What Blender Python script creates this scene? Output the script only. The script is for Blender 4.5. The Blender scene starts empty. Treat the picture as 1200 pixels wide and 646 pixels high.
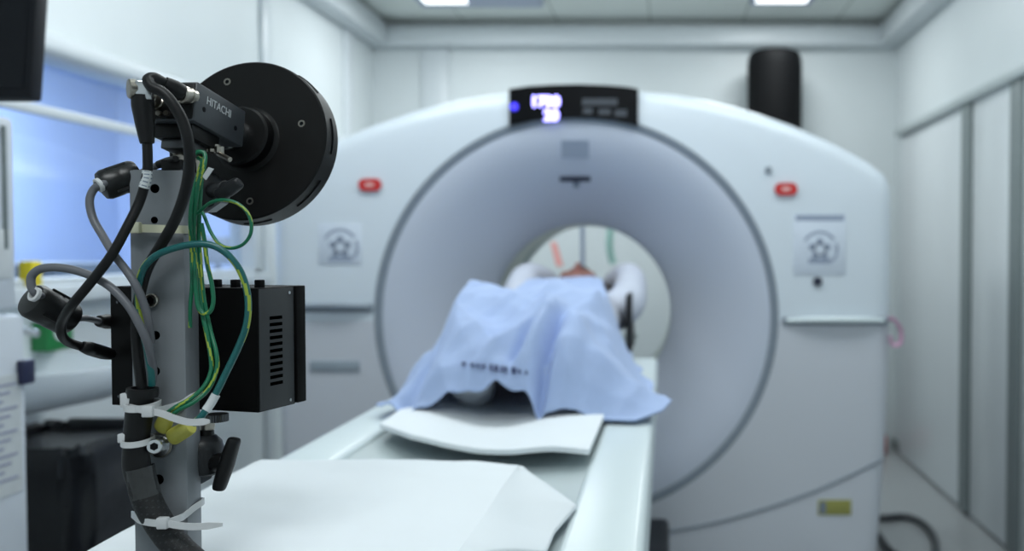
import bpy, bmesh, math, random
from mathutils import Vector, Matrix, noise
random.seed(4)
PI = math.pi
SC = bpy.context.scene
COL = SC.collection

# ------------------------------------------------------------------ camera, world, exposure
F = 1100.0                      # focal length in pixels of the 1200 px wide frame
CX, CY, HOR, CAMZ = 780.0, 323.0, 292.0, 1.3
PITCH = math.atan((CY - HOR) / F)
cd = bpy.data.cameras.new('camera')
cam = bpy.data.objects.new('camera', cd)
COL.objects.link(cam)
cam.location = (0, 0, CAMZ)
cam.rotation_euler = (PI / 2 - PITCH, 0, 0)
cd.sensor_fit = 'HORIZONTAL'
cd.sensor_width = 36.0
cd.lens = F / 1200 * 36
cd.shift_x = (600 - CX) / 1200
cd.clip_start = 0.02
cd.dof.use_dof = True
cd.dof.focus_distance = 0.87
cd.dof.aperture_fstop = 4.0
SC.camera = cam

w = bpy.data.worlds.new('world')
SC.world = w
w.use_nodes = True
w.node_tree.nodes['Background'].inputs[0].default_value = (0.75, 0.86, 0.92, 1)
w.node_tree.nodes['Background'].inputs[1].default_value = 0.12

vs = SC.view_settings
vs.view_transform = 'Standard'
vs.look = 'None'
vs.exposure = -0.62
vs.gamma = 1.0
vs.use_curve_mapping = False
LCOL = (0.93, 0.985, 1.0)


def lamp(name, loc, sx, sy, power, color=LCOL, rot=(0, 0, 0)):
    d = bpy.data.lights.new(name, 'AREA')
    d.shape = 'RECTANGLE'
    d.size, d.size_y, d.energy, d.color = sx, sy, power, color
    o = bpy.data.objects.new(name, d)
    o.location = loc
    o.rotation_euler = rot
    COL.objects.link(o)
    return o


lamp('ceiling_lamp_a', (-1.08, 5.15, 2.70), 0.7, 0.6, 22)
lamp('ceiling_lamp_b', (0.68, 5.36, 2.74), 0.3, 0.3, 14)
lamp('ceiling_lamp_c', (-0.95, 2.75, 2.74), 1.1, 0.55, 26)
lamp('ceiling_lamp_d', (0.55, 2.75, 2.74), 1.1, 0.55, 23)
lamp('foreground_fill_lamp', (-0.2, -0.3, 2.74), 1.1, 0.5, 34)  # unseen fill lamp set behind the camera to brighten the foreground rig
lamp('control_room_lamp', (-3.2, 4.6, 2.5), 1.2, 2.0, 150, (0.84, 0.90, 1.0))
for nm, lx, ly, e in (('fill_point_a', -0.55, 4.5, 8), ('fill_point_b', 0.35, 4.3, 9), ('fill_point_c', -0.2, 1.2, 12)):  # added point lights with no fixture, brightening ceiling and walls
    d_ = bpy.data.lights.new(nm, 'POINT')
    d_.energy, d_.color, d_.shadow_soft_size = e, LCOL, 0.12
    o_ = bpy.data.objects.new(nm, d_)
    o_.location = (lx, ly, 2.48)
    COL.objects.link(o_)


# ------------------------------------------------------------------ helpers
def P(px, py, Y):
    """the point at distance Y (metres in front of the camera) seen at pixel px, py"""
    a, b = (px - CX) / F, -(py - CY) / F
    cp, sp = math.cos(PITCH), math.sin(PITCH)
    d = Vector((a, cp + b * sp, -sp + b * cp))
    return Vector((0, 0, CAMZ)) + d * (Y / d.y)


def Pz(px, py, z):
    a, b = (px - CX) / F, -(py - CY) / F
    cp, sp = math.cos(PITCH), math.sin(PITCH)
    d = Vector((a, cp + b * sp, -sp + b * cp))
    return Vector((0, 0, CAMZ)) + d * ((z - CAMZ) / d.z)


def lin(c):
    return tuple(((v / 255) / 12.92 if v / 255 < 0.04045 else ((v / 255 + 0.055) / 1.055) ** 2.4) for v in c) + (1.0,)


def mat(name, rgb, rough=0.5, metal=0.0, var=0.04, scale=30.0, bump=0.0, bscale=200.0, spec=0.5, emit=None, estr=0.0,
        trans=0.0, alpha=1.0, sheen=0.0):
    m = bpy.data.materials.new(name)
    m.use_nodes = True
    nt = m.node_tree
    b = nt.nodes['Principled BSDF']
    c = lin(rgb)
    b.inputs['Roughness'].default_value = rough
    b.inputs['Metallic'].default_value = metal
    b.inputs['Specular IOR Level'].default_value = spec
    b.inputs['Base Color'].default_value = c
    if trans:
        b.inputs['Transmission Weight'].default_value = trans
    if sheen:
        b.inputs['Sheen Weight'].default_value = sheen
    if alpha < 1:
        b.inputs['Alpha'].default_value = alpha
    if emit:
        b.inputs['Emission Color'].default_value = lin(emit)
        b.inputs['Emission Strength'].default_value = estr
    tc = nt.nodes.new('ShaderNodeTexCoord')
    if var:
        n = nt.nodes.new('ShaderNodeTexNoise')
        n.inputs['Scale'].default_value = scale
        n.inputs['Detail'].default_value = 4
        nt.links.new(tc.outputs['Object'], n.inputs['Vector'])
        r = nt.nodes.new('ShaderNodeValToRGB')
        r.color_ramp.elements[0].position = 0.3
        r.color_ramp.elements[1].position = 0.7
        r.color_ramp.elements[0].color = tuple(v * (1 - var) for v in c[:3]) + (1,)
        r.color_ramp.elements[1].color = tuple(min(1, v * (1 + var)) for v in c[:3]) + (1,)
        nt.links.new(n.outputs['Fac'], r.inputs['Fac'])
        nt.links.new(r.outputs['Color'], b.inputs['Base Color'])
    if bump:
        n2 = nt.nodes.new('ShaderNodeTexNoise')
        n2.inputs['Scale'].default_value = bscale
        n2.inputs['Detail'].default_value = 3
        nt.links.new(tc.outputs['Object'], n2.inputs['Vector'])
        bp = nt.nodes.new('ShaderNodeBump')
        bp.inputs['Strength'].default_value = bump
        bp.inputs['Distance'].default_value = 0.002
        nt.links.new(n2.outputs['Fac'], bp.inputs['Height'])
        nt.links.new(bp.outputs['Normal'], b.inputs['Normal'])
    return m


def tile_mat(name, rgb, seam, sx, sy, mortar, rough=0.6):
    m = bpy.data.materials.new(name)
    m.use_nodes = True
    nt = m.node_tree
    b = nt.nodes['Principled BSDF']
    b.inputs['Roughness'].default_value = rough
    tc = nt.nodes.new('ShaderNodeTexCoord')
    mp = nt.nodes.new('ShaderNodeMapping')
    nt.links.new(tc.outputs['Object'], mp.inputs['Vector'])
    br = nt.nodes.new('ShaderNodeTexBrick')
    br.offset = 0.0
    br.inputs['Scale'].default_value = 1.0
    br.inputs['Brick Width'].default_value = sx
    br.inputs['Row Height'].default_value = sy
    br.inputs['Mortar Size'].default_value = mortar
    br.inputs['Color1'].default_value = lin(rgb)
    br.inputs['Color2'].default_value = lin(tuple(v * 0.985 for v in rgb))
    br.inputs['Mortar'].default_value = lin(seam)
    nt.links.new(mp.outputs['Vector'], br.inputs['Vector'])
    nt.links.new(br.outputs['Color'], b.inputs['Base Color'])
    return m


M = dict(
    wall=mat('wall_paint', (216, 223, 225), 0.45, var=0.015, scale=3),
    wall_trim=mat('pale_trim', (210, 217, 221), 0.35, var=0.015),
    ceiling=tile_mat('ceiling_tiles', (226, 232, 228), (176, 184, 178), 0.6, 1.2, 0.006),
    floor=mat('speckled_vinyl', (168, 172, 174), 0.28, var=0.10, scale=60),
    door=mat('door_laminate', (214, 220, 223), 0.3, var=0.015, scale=4),
    alu=mat('grey_aluminium_trim', (122, 132, 133), 0.5, 0.0, var=0.03),
    ctrl=mat('blue_wall_paint', (186, 203, 236), 0.7, var=0.05, scale=1.2),
    glass=mat('window_glass', (225, 238, 250), 0.02, trans=1.0, var=0),
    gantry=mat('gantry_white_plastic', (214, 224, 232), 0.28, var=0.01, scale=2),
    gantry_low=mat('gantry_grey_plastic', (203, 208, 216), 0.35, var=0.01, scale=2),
    funnel=mat('funnel_plastic', (194, 202, 216), 0.4, var=0.01, scale=2),
    groove=mat('groove_grey', (128, 139, 150), 0.5),
    bore=mat('bore_liner', (214, 222, 216), 0.4, var=0.02, scale=3),
    blackgloss=mat('black_gloss', (8, 10, 14), 0.35, var=0, spec=0.12),
    blackmat=mat('black_anodised', (6, 6, 7), 0.42, var=0.1, bump=0.05, bscale=900, spec=0.28),
    blackbox=mat('black_powder_coat', (6, 6, 7), 0.6, var=0.1, bump=0.08, bscale=1500, spec=0.12),
    camgrey=mat('charcoal_enamel', (60, 64, 69), 0.42, var=0.05, bump=0.04, bscale=1200),
    rubber=mat('black_rubber', (11, 11, 13), 0.45, var=0.06, bump=0.04, bscale=800, spec=0.35),
    pole=mat('grey_painted_aluminium', (122, 127, 132), 0.42, 0.2, var=0.03, scale=60, bump=0.03, bscale=900),
    chrome=mat('polished_steel', (200, 202, 204), 0.2, 1.0, var=0.04),
    nickel=mat('worn_nickel', (178, 172, 162), 0.28, 1.0, var=0.08, scale=300),
    steel_dark=mat('dark_steel', (90, 92, 95), 0.35, 0.9, var=0.06),
    cable_grey=mat('grey_cable_sheath', (100, 102, 108), 0.42, var=0.04),
    green=mat('green_insulation', (14, 104, 72), 0.3, var=0.06, scale=200),
    teal=mat('teal_insulation', (20, 92, 92), 0.32, var=0.12, scale=500),
    yellowwire=mat('yellow_stripe', (150, 170, 60), 0.35, var=0.05),
    lug=mat('yellow_nylon', (186, 182, 84), 0.4, var=0.05, scale=200),
    tie=mat('white_nylon', (206, 208, 210), 0.35, var=0.03),
    tie_cream=mat('cream_nylon', (206, 206, 180), 0.35, var=0.03),
    clear=mat('clear_shrink_sleeve', (64, 66, 67), 0.12, var=0.25, scale=160, bump=0.5, bscale=150, trans=0.35),
    braid=mat('black_braid', (15, 16, 18), 0.6, var=0.2, scale=800, bump=0.3, bscale=900),
    braidfleck=mat('grey_braid_fleck', (40, 42, 45), 0.5, var=0.1),
    paper=mat('white_label', (205, 210, 212), 0.5, var=0.04),
    decalink=mat('faint_blue_ink', (146, 158, 178), 0.6, var=0.0),
    ink=mat('grey_ink', (120, 132, 148), 0.6, var=0.0),
    darkink=mat('dark_ink', (40, 46, 66), 0.6, var=0.0),
    whiteink=mat('white_print', (190, 194, 196), 0.5, var=0.0),
    slot=mat('opening_shade_black', (2, 2, 2), 0.9, var=0, spec=0.0),  # flat black carries the shade inside holes and vents
    ferrite=mat('black_moulded_plastic', (13, 14, 16), 0.36, var=0.05),
    screenblack=mat('screen_black', (17, 20, 27), 0.5, var=0, spec=0.25),
    printblue=mat('navy_thread', (52, 62, 104), 0.7, var=0),
    headgrey=mat('dark_cast_metal', (34, 36, 39), 0.42, var=0.06, bump=0.05, bscale=700, spec=0.35),
    bed=mat('table_white_enamel', (222, 234, 236), 0.3, var=0.01, scale=3),
    cradle=mat('cradle_grey_pad', (186, 198, 200), 0.5, var=0.02, scale=4),
    sheet=mat('white_sheet', (236, 242, 246), 0.75, var=0.015, scale=5, bump=0.08, bscale=25),
    blanket=mat('blue_blanket', (172, 192, 230), 0.85, var=0.03, scale=25, bump=0.25, bscale=60, sheen=0.15, spec=0.2),
    gown=mat('white_gown_cotton', (206, 212, 226), 0.85, var=0.03, scale=20, bump=0.2, bscale=60),
    skin=mat('skin', (152, 108, 97), 0.5, var=0.05, scale=40),
    lip=mat('lip', (160, 86, 84), 0.45, var=0.03),
    hair=mat('dark_hair', (52, 40, 34), 0.6, var=0.25, scale=200, bump=0.6, bscale=300),
    sock=mat('white_sock', (206, 214, 224), 0.85, var=0.03, bump=0.2),
    led=mat('blue_digits', (190, 190, 255), 0.5, var=0, emit=(150, 142, 255), estr=7.0),
    ledblue=mat('blue_indicator', (70, 60, 255), 0.5, var=0, emit=(70, 60, 255), estr=1.3),
    red=mat('red_plastic', (196, 44, 44), 0.35, var=0.03),
    redpale=mat('pale_red_mark', (226, 180, 176), 0.4, var=0.0),
    yellow=mat('yellow_plastic', (226, 206, 36), 0.45, var=0.04),
    hazard=mat('yellow_warning_vinyl', (152, 152, 82), 0.45, var=0.08, scale=60),
    greenbox=mat('green_plastic', (26, 122, 62), 0.45, var=0.05),
    greygear=mat('grey_gear', (104, 112, 122), 0.5, var=0.05),
    bag=mat('black_bin_liner', (18, 20, 24), 0.3, var=0.15, scale=20, bump=0.8, bscale=22),
    bin=mat('dark_grey_bin', (74, 79, 90), 0.5, var=0.05),
    cabinet=mat('cabinet_enamel', (204, 211, 219), 0.4, var=0.03, scale=8),
    navy=mat('navy_plastic', (34, 38, 70), 0.4, var=0.04),
    basin=mat('white_ceramic', (222, 230, 236), 0.2, var=0.01),
    lampglow=mat('lit_diffuser', (250, 252, 255), 0.5, var=0, emit=(246, 252, 255), estr=3.0),
    lampframe=mat('lamp_frame_grey', (164, 174, 196), 0.4, var=0.03),
    tealtube=mat('teal_tubing', (176, 214, 204), 0.4, var=0.05),
    redtube=mat('red_strap_web', (240, 168, 162), 0.6, var=0.05),
    pink=mat('pink_webbing', (190, 150, 176), 0.6, var=0.08, scale=60),
)

WORLDPOS = {}


def finish(name, verts, faces, mats, parent=None, origin=None, fmat=None, smooth=True, angle=35, bevel=None):
    """links verts/faces (world coordinates) as one mesh object"""
    if origin is None:
        lo = [min(v[i] for v in verts) for i in range(3)]
        hi = [max(v[i] for v in verts) for i in range(3)]
        origin = Vector(((lo[0] + hi[0]) / 2, (lo[1] + hi[1]) / 2, lo[2]))
    origin = Vector(origin)
    me = bpy.data.meshes.new(name)
    me.from_pydata([tuple(Vector(v) - origin) for v in verts], [], faces)
    if not isinstance(mats, (list, tuple)):
        mats = [mats]
    for m in mats:
        me.materials.append(M[m] if isinstance(m, str) else m)
    if fmat:
        me.polygons.foreach_set('material_index', fmat)
    bm = bmesh.new()
    bm.from_mesh(me)
    bmesh.ops.recalc_face_normals(bm, faces=bm.faces)
    bm.to_mesh(me)
    bm.free()
    if smooth:
        me.polygons.foreach_set('use_smooth', [True] * len(me.polygons))
        me.set_sharp_from_angle(angle=math.radians(angle))
    me.update()
    o = bpy.data.objects.new(name, me)
    COL.objects.link(o)
    if parent is not None:
        o.parent = parent
        o.location = origin - WORLDPOS[parent.name]
    else:
        o.location = origin
    WORLDPOS[o.name] = origin
    return o


def empty(name, loc):
    o = bpy.data.objects.new(name, None)
    o.empty_display_size = 0.05
    COL.objects.link(o)
    o.location = loc
    WORLDPOS[o.name] = Vector(loc)
    return o


def tag(o, label, cat, group=None, kind=None):
    o['label'] = label
    o['category'] = cat
    if group:
        o['group'] = group
    if kind:
        o['kind'] = kind
    return o


def struct(o):
    o['kind'] = 'structure'
    return o


class MB:
    """collects shapes in world coordinates; build() links them as one mesh object"""
    def __init__(s):
        s.v, s.f, s.m = [], [], []

    def add(s, verts, faces, mi=0, mtx=None):
        n = len(s.v)
        s.v += [mtx @ Vector(v) if mtx else Vector(v) for v in verts]
        s.f += [tuple(i + n for i in f) for f in faces]
        s.m += mi if isinstance(mi, list) else [mi] * len(faces)
        return s

    def box(s, lo, hi, bev=0.0, mtx=None, mi=0, seg=2):
        bm = bmesh.new()
        lo, hi = Vector(lo), Vector(hi)
        bmesh.ops.create_cube(bm, size=1.0)
        for v in bm.verts:
            v.co = Vector((lo[i] + (v.co[i] + 0.5) * (hi[i] - lo[i]) for i in range(3)))
        if bev:
            bmesh.ops.bevel(bm, geom=list(bm.edges), offset=bev, segments=seg, affect='EDGES', profile=0.5)
        bm.verts.index_update()
        s.add([v.co.copy() for v in bm.verts], [[v.index for v in f.verts] for f in bm.faces], mi, mtx)
        bm.free()
        return s

    def lathe(s, prof, mtx, seg=32, mi=0, close=False):
        """prof: (radius, height) pairs about local z"""
        vs_, fs = [], []
        for r, h in prof:
            for k in range(seg):
                a = 2 * PI * k / seg
                vs_.append((r * math.cos(a), r * math.sin(a), h))
        n = len(prof)
        for i in range(n - 1 + (1 if close else 0)):
            for k in range(seg):
                j, q = (i + 1) % n, (k + 1) % seg
                fs.append((i * seg + k, i * seg + q, j * seg + q, j * seg + k))
        if not close:
            fs.append(tuple(range(seg)))
            fs.append(tuple((n - 1) * seg + k for k in range(seg)))
        return s.add(vs_, fs, mi, mtx)

    def cyl(s, a, b, r, r2=None, seg=24, bev=0.0, mi=0):
        a, b = Vector(a), Vector(b)
        L = (b - a).length
        r2 = r if r2 is None else r2
        prof = [(r, 0), (r2, L)] if not bev else [(r - bev, 0), (r, bev), (r2, L - bev), (r2 - bev, L)]
        return s.lathe(prof, frame(a, b - a), seg, mi)

    def prism(s, pts, vec, mi=0):
        """closed polygon of world points swept by vec"""
        n = len(pts)
        vec = Vector(vec)
        vs_ = [Vector(p) for p in pts] + [Vector(p) + vec for p in pts]
        fs = [tuple(range(n)), tuple(range(2 * n - 1, n - 1, -1))]
        fs += [(i, (i + 1) % n, n + (i + 1) % n, n + i) for i in range(n)]
        return s.add(vs_, fs, mi)

    def sphere(s, c, r, seg=24, rings=14, mi=0, mtx=None):
        if not isinstance(r, (tuple, list)):
            r = (r, r, r)
        vs_, fs = [], []
        for i in range(rings + 1):
            t = PI * i / rings
            for k in range(seg):
                a = 2 * PI * k / seg
                p = Vector((r[0] * math.sin(t) * math.cos(a), r[1] * math.sin(t) * math.sin(a), r[2] * math.cos(t)))
                if mtx:
                    p = mtx @ p
                vs_.append(Vector(c) + p)
        for i in range(rings):
            for k in range(seg):
                q = (k + 1) % seg
                fs.append((i * seg + k, i * seg + q, (i + 1) * seg + q, (i + 1) * seg + k))
        return s.add(vs_, fs, mi)

    def tube(s, pts, r, seg=14, mi=0, res=8, smooth=True, closed=False, ref=None, pattern=None, cap=True):
        """r: radius, list of radii, or list of (a, b) half sizes; ref: fixed side direction for flat sections"""
        pts = [Vector(p) for p in pts]
        n0 = len(pts)
        rs = r if isinstance(r, list) else [r] * n0
        rs = [q if isinstance(q, tuple) else (q, q) for q in rs]
        P2, R2 = [], []
        if smooth:
            rng = range(n0 if closed else n0 - 1)
            for i in rng:
                g = lambda k: pts[k % n0] if closed else pts[max(0, min(n0 - 1, k))]
                gr = lambda k: rs[k % n0] if closed else rs[max(0, min(n0 - 1, k))]
                p0, p1, p2, p3 = g(i - 1), g(i), g(i + 1), g(i + 2)
                for j in range(res):
                    t = j / res
                    P2.append(0.5 * ((2 * p1) + (p2 - p0) * t + (2 * p0 - 5 * p1 + 4 * p2 - p3) * t * t
                                     + (3 * p1 - p0 - 3 * p2 + p3) * t ** 3))
                    a, b = gr(i), gr(i + 1)
                    R2.append((a[0] + (b[0] - a[0]) * t, a[1] + (b[1] - a[1]) * t))
            if not closed:
                P2.append(pts[-1])
                R2.append(rs[-1])
        else:
            P2, R2 = pts, rs
        n = len(P2)
        vs_, fs, ms = [], [], []
        nrm = None
        for i in range(n):
            if closed:
                t = P2[(i + 1) % n] - P2[i - 1]
            else:
                t = P2[min(n - 1, i + 1)] - P2[max(0, i - 1)]
            t.normalize()
            if ref is not None:
                nrm = Vector(ref) - t * t.dot(Vector(ref))
            elif nrm is None:
                nrm = t.orthogonal()
            else:
                nrm = nrm - t * nrm.dot(t)
            nrm.normalize()
            bn = t.cross(nrm)
            for k in range(seg):
                if seg == 4:
                    a = PI / 4 + PI / 2 * k
                    ca, sa = math.copysign(1, math.cos(a)), math.copysign(1, math.sin(a))
                else:
                    a = 2 * PI * k / seg
                    ca, sa = math.cos(a), math.sin(a)
                vs_.append(P2[i] + nrm * (R2[i][0] * ca) + bn * (R2[i][1] * sa))
        for i in range(n if closed else n - 1):
            for k in range(seg):
                q, j = (k + 1) % seg, (i + 1) % n
                fs.append((i * seg + k, i * seg + q, j * seg + q, j * seg + k))
                ms.append(pattern(i, k) if pattern else mi)
        if not closed and cap:
            fs += [tuple(range(seg)), tuple((n - 1) * seg + k for k in range(seg))]
            ms += [mi, mi]
        return s.add(vs_, fs, ms)

    def grid(s, fn, nu, nv, mi=0):
        vs_ = [Vector(fn(i / (nu - 1), j / (nv - 1))) for j in range(nv) for i in range(nu)]
        fs = [(j * nu + i, j * nu + i + 1, (j + 1) * nu + i + 1, (j + 1) * nu + i) for j in range(nv - 1) for i in range(nu - 1)]
        return s.add(vs_, fs, mi)

    def slab(s, fn, nu, nv, th, mi=0):
        """a sheet with thickness th (swept straight down)"""
        top = [Vector(fn(i / (nu - 1), j / (nv - 1))) for j in range(nv) for i in range(nu)]
        n = len(top)
        vs_ = top + [p - Vector((0, 0, th)) for p in top]
        fs = []
        for j in range(nv - 1):
            for i in range(nu - 1):
                q = (j * nu + i, j * nu + i + 1, (j + 1) * nu + i + 1, (j + 1) * nu + i)
                fs += [q, tuple(n + k for k in reversed(q))]
        rim = [i for i in range(nu)] + [j * nu + nu - 1 for j in range(1, nv)] + [(nv - 1) * nu + i for i in range(nu - 2, -1, -1)] \
            + [j * nu for j in range(nv - 2, 0, -1)]
        for a, b in zip(rim, rim[1:] + rim[:1]):
            fs.append((a, b, n + b, n + a))
        return s.add(vs_, fs, mi)

    def build(s, name, mats, parent=None, origin=None, smooth=True, angle=35):
        return finish(name, s.v, s.f, mats, parent, origin, s.m, smooth, angle)


def frame(o, z, xref=(0, 0, 1)):
    """matrix at o whose local z points along z"""
    z = Vector(z).normalized()
    x = Vector(xref)
    if abs(x.dot(z)) > 0.95:
        x = Vector((1, 0, 0))
    x = (x - z * x.dot(z)).normalized()
    y = z.cross(x)
    m = Matrix((x, y, z)).transposed().to_4x4()
    m.translation = Vector(o)
    return m


def text(name, body, size, mtx, m, parent, thick=0.0003, align='CENTER', weight=0.0):
    cu = bpy.data.curves.new(name, 'FONT')
    cu.body = body
    cu.size = size
    cu.align_x = align
    cu.align_y = 'CENTER'
    cu.extrude = thick
    cu.offset = weight
    t = bpy.data.objects.new(name, cu)
    COL.objects.link(t)
    dg = bpy.context.evaluated_depsgraph_get()
    me = bpy.data.meshes.new_from_object(t.evaluated_get(dg))
    vs_ = [mtx @ v.co for v in me.vertices]
    fs = [tuple(p.vertices) for p in me.polygons]
    bpy.data.objects.remove(t)
    bpy.data.meshes.remove(me)
    return finish(name, vs_, fs, m, parent, smooth=False)


def remeshed(name, mb, voxel, mats, parent=None, origin=None, smooth=6):
    """fuses everything in mb into one continuous skin"""
    o = mb.build(name + '_raw', mats, None, origin=(0, 0, 0))
    r = o.modifiers.new('r', 'REMESH')
    r.mode = 'VOXEL'
    r.voxel_size = voxel
    s_ = o.modifiers.new('s', 'SMOOTH')
    s_.iterations = smooth
    s_.factor = 0.5
    dg = bpy.context.evaluated_depsgraph_get()
    me = bpy.data.meshes.new_from_object(o.evaluated_get(dg))
    vs_ = [v.co.copy() for v in me.vertices]
    fs = [tuple(p.vertices) for p in me.polygons]
    bpy.data.objects.remove(o)
    bpy.data.meshes.remove(me)
    return finish(name, vs_, fs, mats, parent, origin, angle=80)


def sstep(a, b, x):
    t = max(0.0, min(1.0, (x - a) / (b - a)))
    return t * t * (3 - 2 * t)


def interp(x, tab):
    if x <= tab[0][0]:
        return tab[0][1]
    for (x0, y0), (x1, y1) in zip(tab, tab[1:]):
        if x <= x1:
            t = (x - x0) / (x1 - x0)
            return y0 + (y1 - y0) * t
    return tab[-1][1]


# ------------------------------------------------------------------ room shell
XL, XR, YB, YF, ZC = -1.90, 1.50, 6.14, -1.6, 2.77
WZ0, WZ1, WY0, WY1 = 1.19, 1.90, 2.30, 4.36
struct(MB().box((XL - 2.3, YF - 0.1, -0.1), (XR + 0.1, YB + 1.0, 0)).build('floor', 'floor'))
struct(MB().box((XL - 2.3, YF - 0.1, ZC), (XR + 0.1, YB + 1.0, ZC + 0.1)).build('ceiling', 'ceiling', origin=(XL, YB - 0.12, ZC)))
struct(MB().box((XL - 0.12, YB, 0), (XR + 0.1, YB + 0.1, ZC)).build('wall_back', 'wall'))
struct(MB().box((XL - 0.12, YF - 0.1, 0), (XR + 0.1, YF, ZC)).build('wall_front', 'wall'))
struct(MB().box((XR, YF, 0), (XR + 0.1, YB, ZC)).build('wall_right', 'wall'))
b = MB()
b.box((XL - 0.12, YF, 0), (XL, YB, WZ0)).box((XL - 0.12, YF, WZ1), (XL, YB, ZC))
b.box((XL - 0.12, YF, WZ0), (XL, WY0, WZ1)).box((XL - 0.12, WY1, WZ0), (XL, YB, WZ1))
struct(b.build('wall_left', 'wall'))
b = MB()
b.box((XL - 2.3, YF, 0), (XL - 2.2, YB + 1, ZC)).box((XL - 2.2, YB + 0.9, 0), (XL - 0.12, YB + 1, ZC)).box((XL - 2.2, YF, 0), (XL - 0.12, YF + 0.1, ZC))
struct(b.build('wall_control_room', 'ctrl'))
# cornice trunking under the ceiling
b = MB()
b.box((XL, YB - 0.13, 2.60), (XR, YB, 2.72), 0.012)
struct(b.build('trim_1', 'wall_trim'))
struct(MB().box((XL, YF, 2.60), (XL + 0.13, YB - 0.13, 2.74), 0.012).build('trim_2', 'wall_trim'))
struct(MB().box((XR - 0.13, YF, 2.60), (XR, YB - 0.13, 2.74), 0.012).build('trim_3', 'wall_trim'))
struct(MB().box((XL + 0.32, YB - 0.03, 0), (XL + 0.49, YB, 2.6), 0.004).build('trim_4', 'wall_trim'))
struct(MB().box((XL, 4.42, 0), (XL + 0.02, 4.50, 2.6), 0.004).build('trim_5', 'wall_trim'))
struct(MB().box((XL, 5.55, 0), (XL + 0.02, 5.68, 2.6), 0.004).build('trim_6', 'wall_trim'))
struct(MB().box((XR - 0.02, YF, 0), (XR, YB, 0.06), 0.004).build('baseboard_right', 'alu'))
struct(MB().box((XL, YF, 0), (XL + 0.015, YB, 0.09), 0.004).build('baseboard_left', 'wall_trim'))
# window to the control room
wn = struct(empty('window_1', (XL, (WY0 + WY1) / 2, WZ0)))
b = MB()
b.box((XL - 0.10, WY0, WZ0), (XL + 0.02, WY0 + 0.06, WZ1), 0.004).box((XL - 0.10, WY1 - 0.06, WZ0), (XL + 0.02, WY1, WZ1), 0.004)
b.box((XL - 0.10, WY0, WZ0), (XL + 0.02, WY1, WZ0 + 0.02), 0.004)
b.box((XL - 0.06, WY0, 1.715), (XL - 0.03, WY1, 1.748), 0.008)
b.build('frame', 'wall_trim', wn)
MB().box((XL - 0.01, WY0 - 0.05, 1.885), (XL + 0.06, YB - 0.14, 1.955), 0.025, seg=4).build('head_trunking', 'wall_trim', wn)
MB().box((XL - 0.02, WY0 - 0.05, 1.135), (XL + 0.055, WY1 + 0.05, 1.19), 0.008).build('sill', 'wall_trim', wn)
MB().box((XL - 0.05, WY0 + 0.05, WZ0), (XL - 0.044, WY1 - 0.05, WZ1)).build('pane', 'glass', wn)
# sliding doors in the right wall
def sliding_door(n, y0, y1, off):
    r = struct(empty('door_%d' % n, (XR, (y0 + y1) / 2, 0)))
    MB().box((XR - off, y0, 0.02), (XR - off + 0.03, y1, 2.0), 0.003).build('panel', 'door', r)
    MB().box((XR - off - 0.015, y0 - 0.13, 0.02), (XR - off + 0.03, y0 - 0.005, 2.0), 0.004).build('grey_stile', 'alu', r)
    return r
sliding_door(1, 4.63, 5.83, 0.035)
sliding_door(2, 3.98, 4.49, 0.035)
sliding_door(3, 2.6, 3.86, 0.035)
struct(MB().box((XR - 0.07, 2.4, 2.0), (XR, 5.9, 2.045), 0.01).build('trim_7', mat('door_head_grey', (176, 186, 188), 0.4)))
struct(MB().box((XR - 0.03, 5.83, 0.02), (XR, 5.88, 2.0), 0.004).build('trim_8', 'wall_trim'))


# ------------------------------------------------------------------ ceiling lights
def ceiling_light(x0, x1, y0, y1, gx0, gx1, gy0, gy1, label, drop=0.05):
    r = empty('ceiling_light', ((x0 + x1) / 2, (y0 + y1) / 2, ZC))
    tag(r, label, 'ceiling light', 'ceiling lights')
    MB().box((x0, y0, ZC - drop), (x1, y1, ZC), 0.02, seg=4).build('housing', 'lampframe', r)
    MB().box((gx0, gy0, ZC - drop - 0.006), (gx1, gy1, ZC - drop + 0.004), 0.003).build('diffuser', 'lampglow', r)
    return r
ceiling_light(-1.44, -0.715, 4.75, 5.58, -1.385, -1.14, 4.85, 5.46, 'long ceiling light panel with a pale blue grey frame, in front of the back wall')
ceiling_light(0.50, 0.86, 5.1, 5.62, 0.53, 0.83, 5.15, 5.58, 'small bright ceiling light above the black column', 0.015)

# ------------------------------------------------------------------ scanner gantry
GY, GX, GZ = 3.48, -0.332, 1.047
PXM = F / GY
def gx(px): return (px - CX) / PXM
def gz(py): return CAMZ - (py - HOR) / PXM
gan = empty('scanner_gantry', (GX, GY + 0.5, 0))
tag(gan, 'large white ring shaped scanner gantry with a wide bore around the lying patient', 'medical scanner')
half = [(0, 103), (60, 104), (110, 109), (150, 116), (200, 129), (250, 146), (300, 168), (340, 190), (358, 204), (364, 218), (365, 240),
        (365, 330), (364, 420), (360, 540), (352, 646), (344, 705)]
out = [(gx(682 + dx), gz(y)) for dx, y in half] + [(gx(682 - dx), gz(y)) for dx, y in reversed(half[1:])]
out[len(half) - 1] = (out[len(half) - 1][0], 0.0)
out[len(half)] = (out[len(half)][0], 0.0)
NA = 240
dense = []
for (ax, az), (bx_, bz) in zip(out, out[1:] + out[:1]):
    for k in range(24):
        dense.append((ax + (bx_ - ax) * k / 24, az + (bz - az) * k / 24))
angs = sorted(((math.atan2(z - GZ, x - GX)) % (2 * PI), math.hypot(x - GX, z - GZ)) for x, z in dense)
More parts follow.
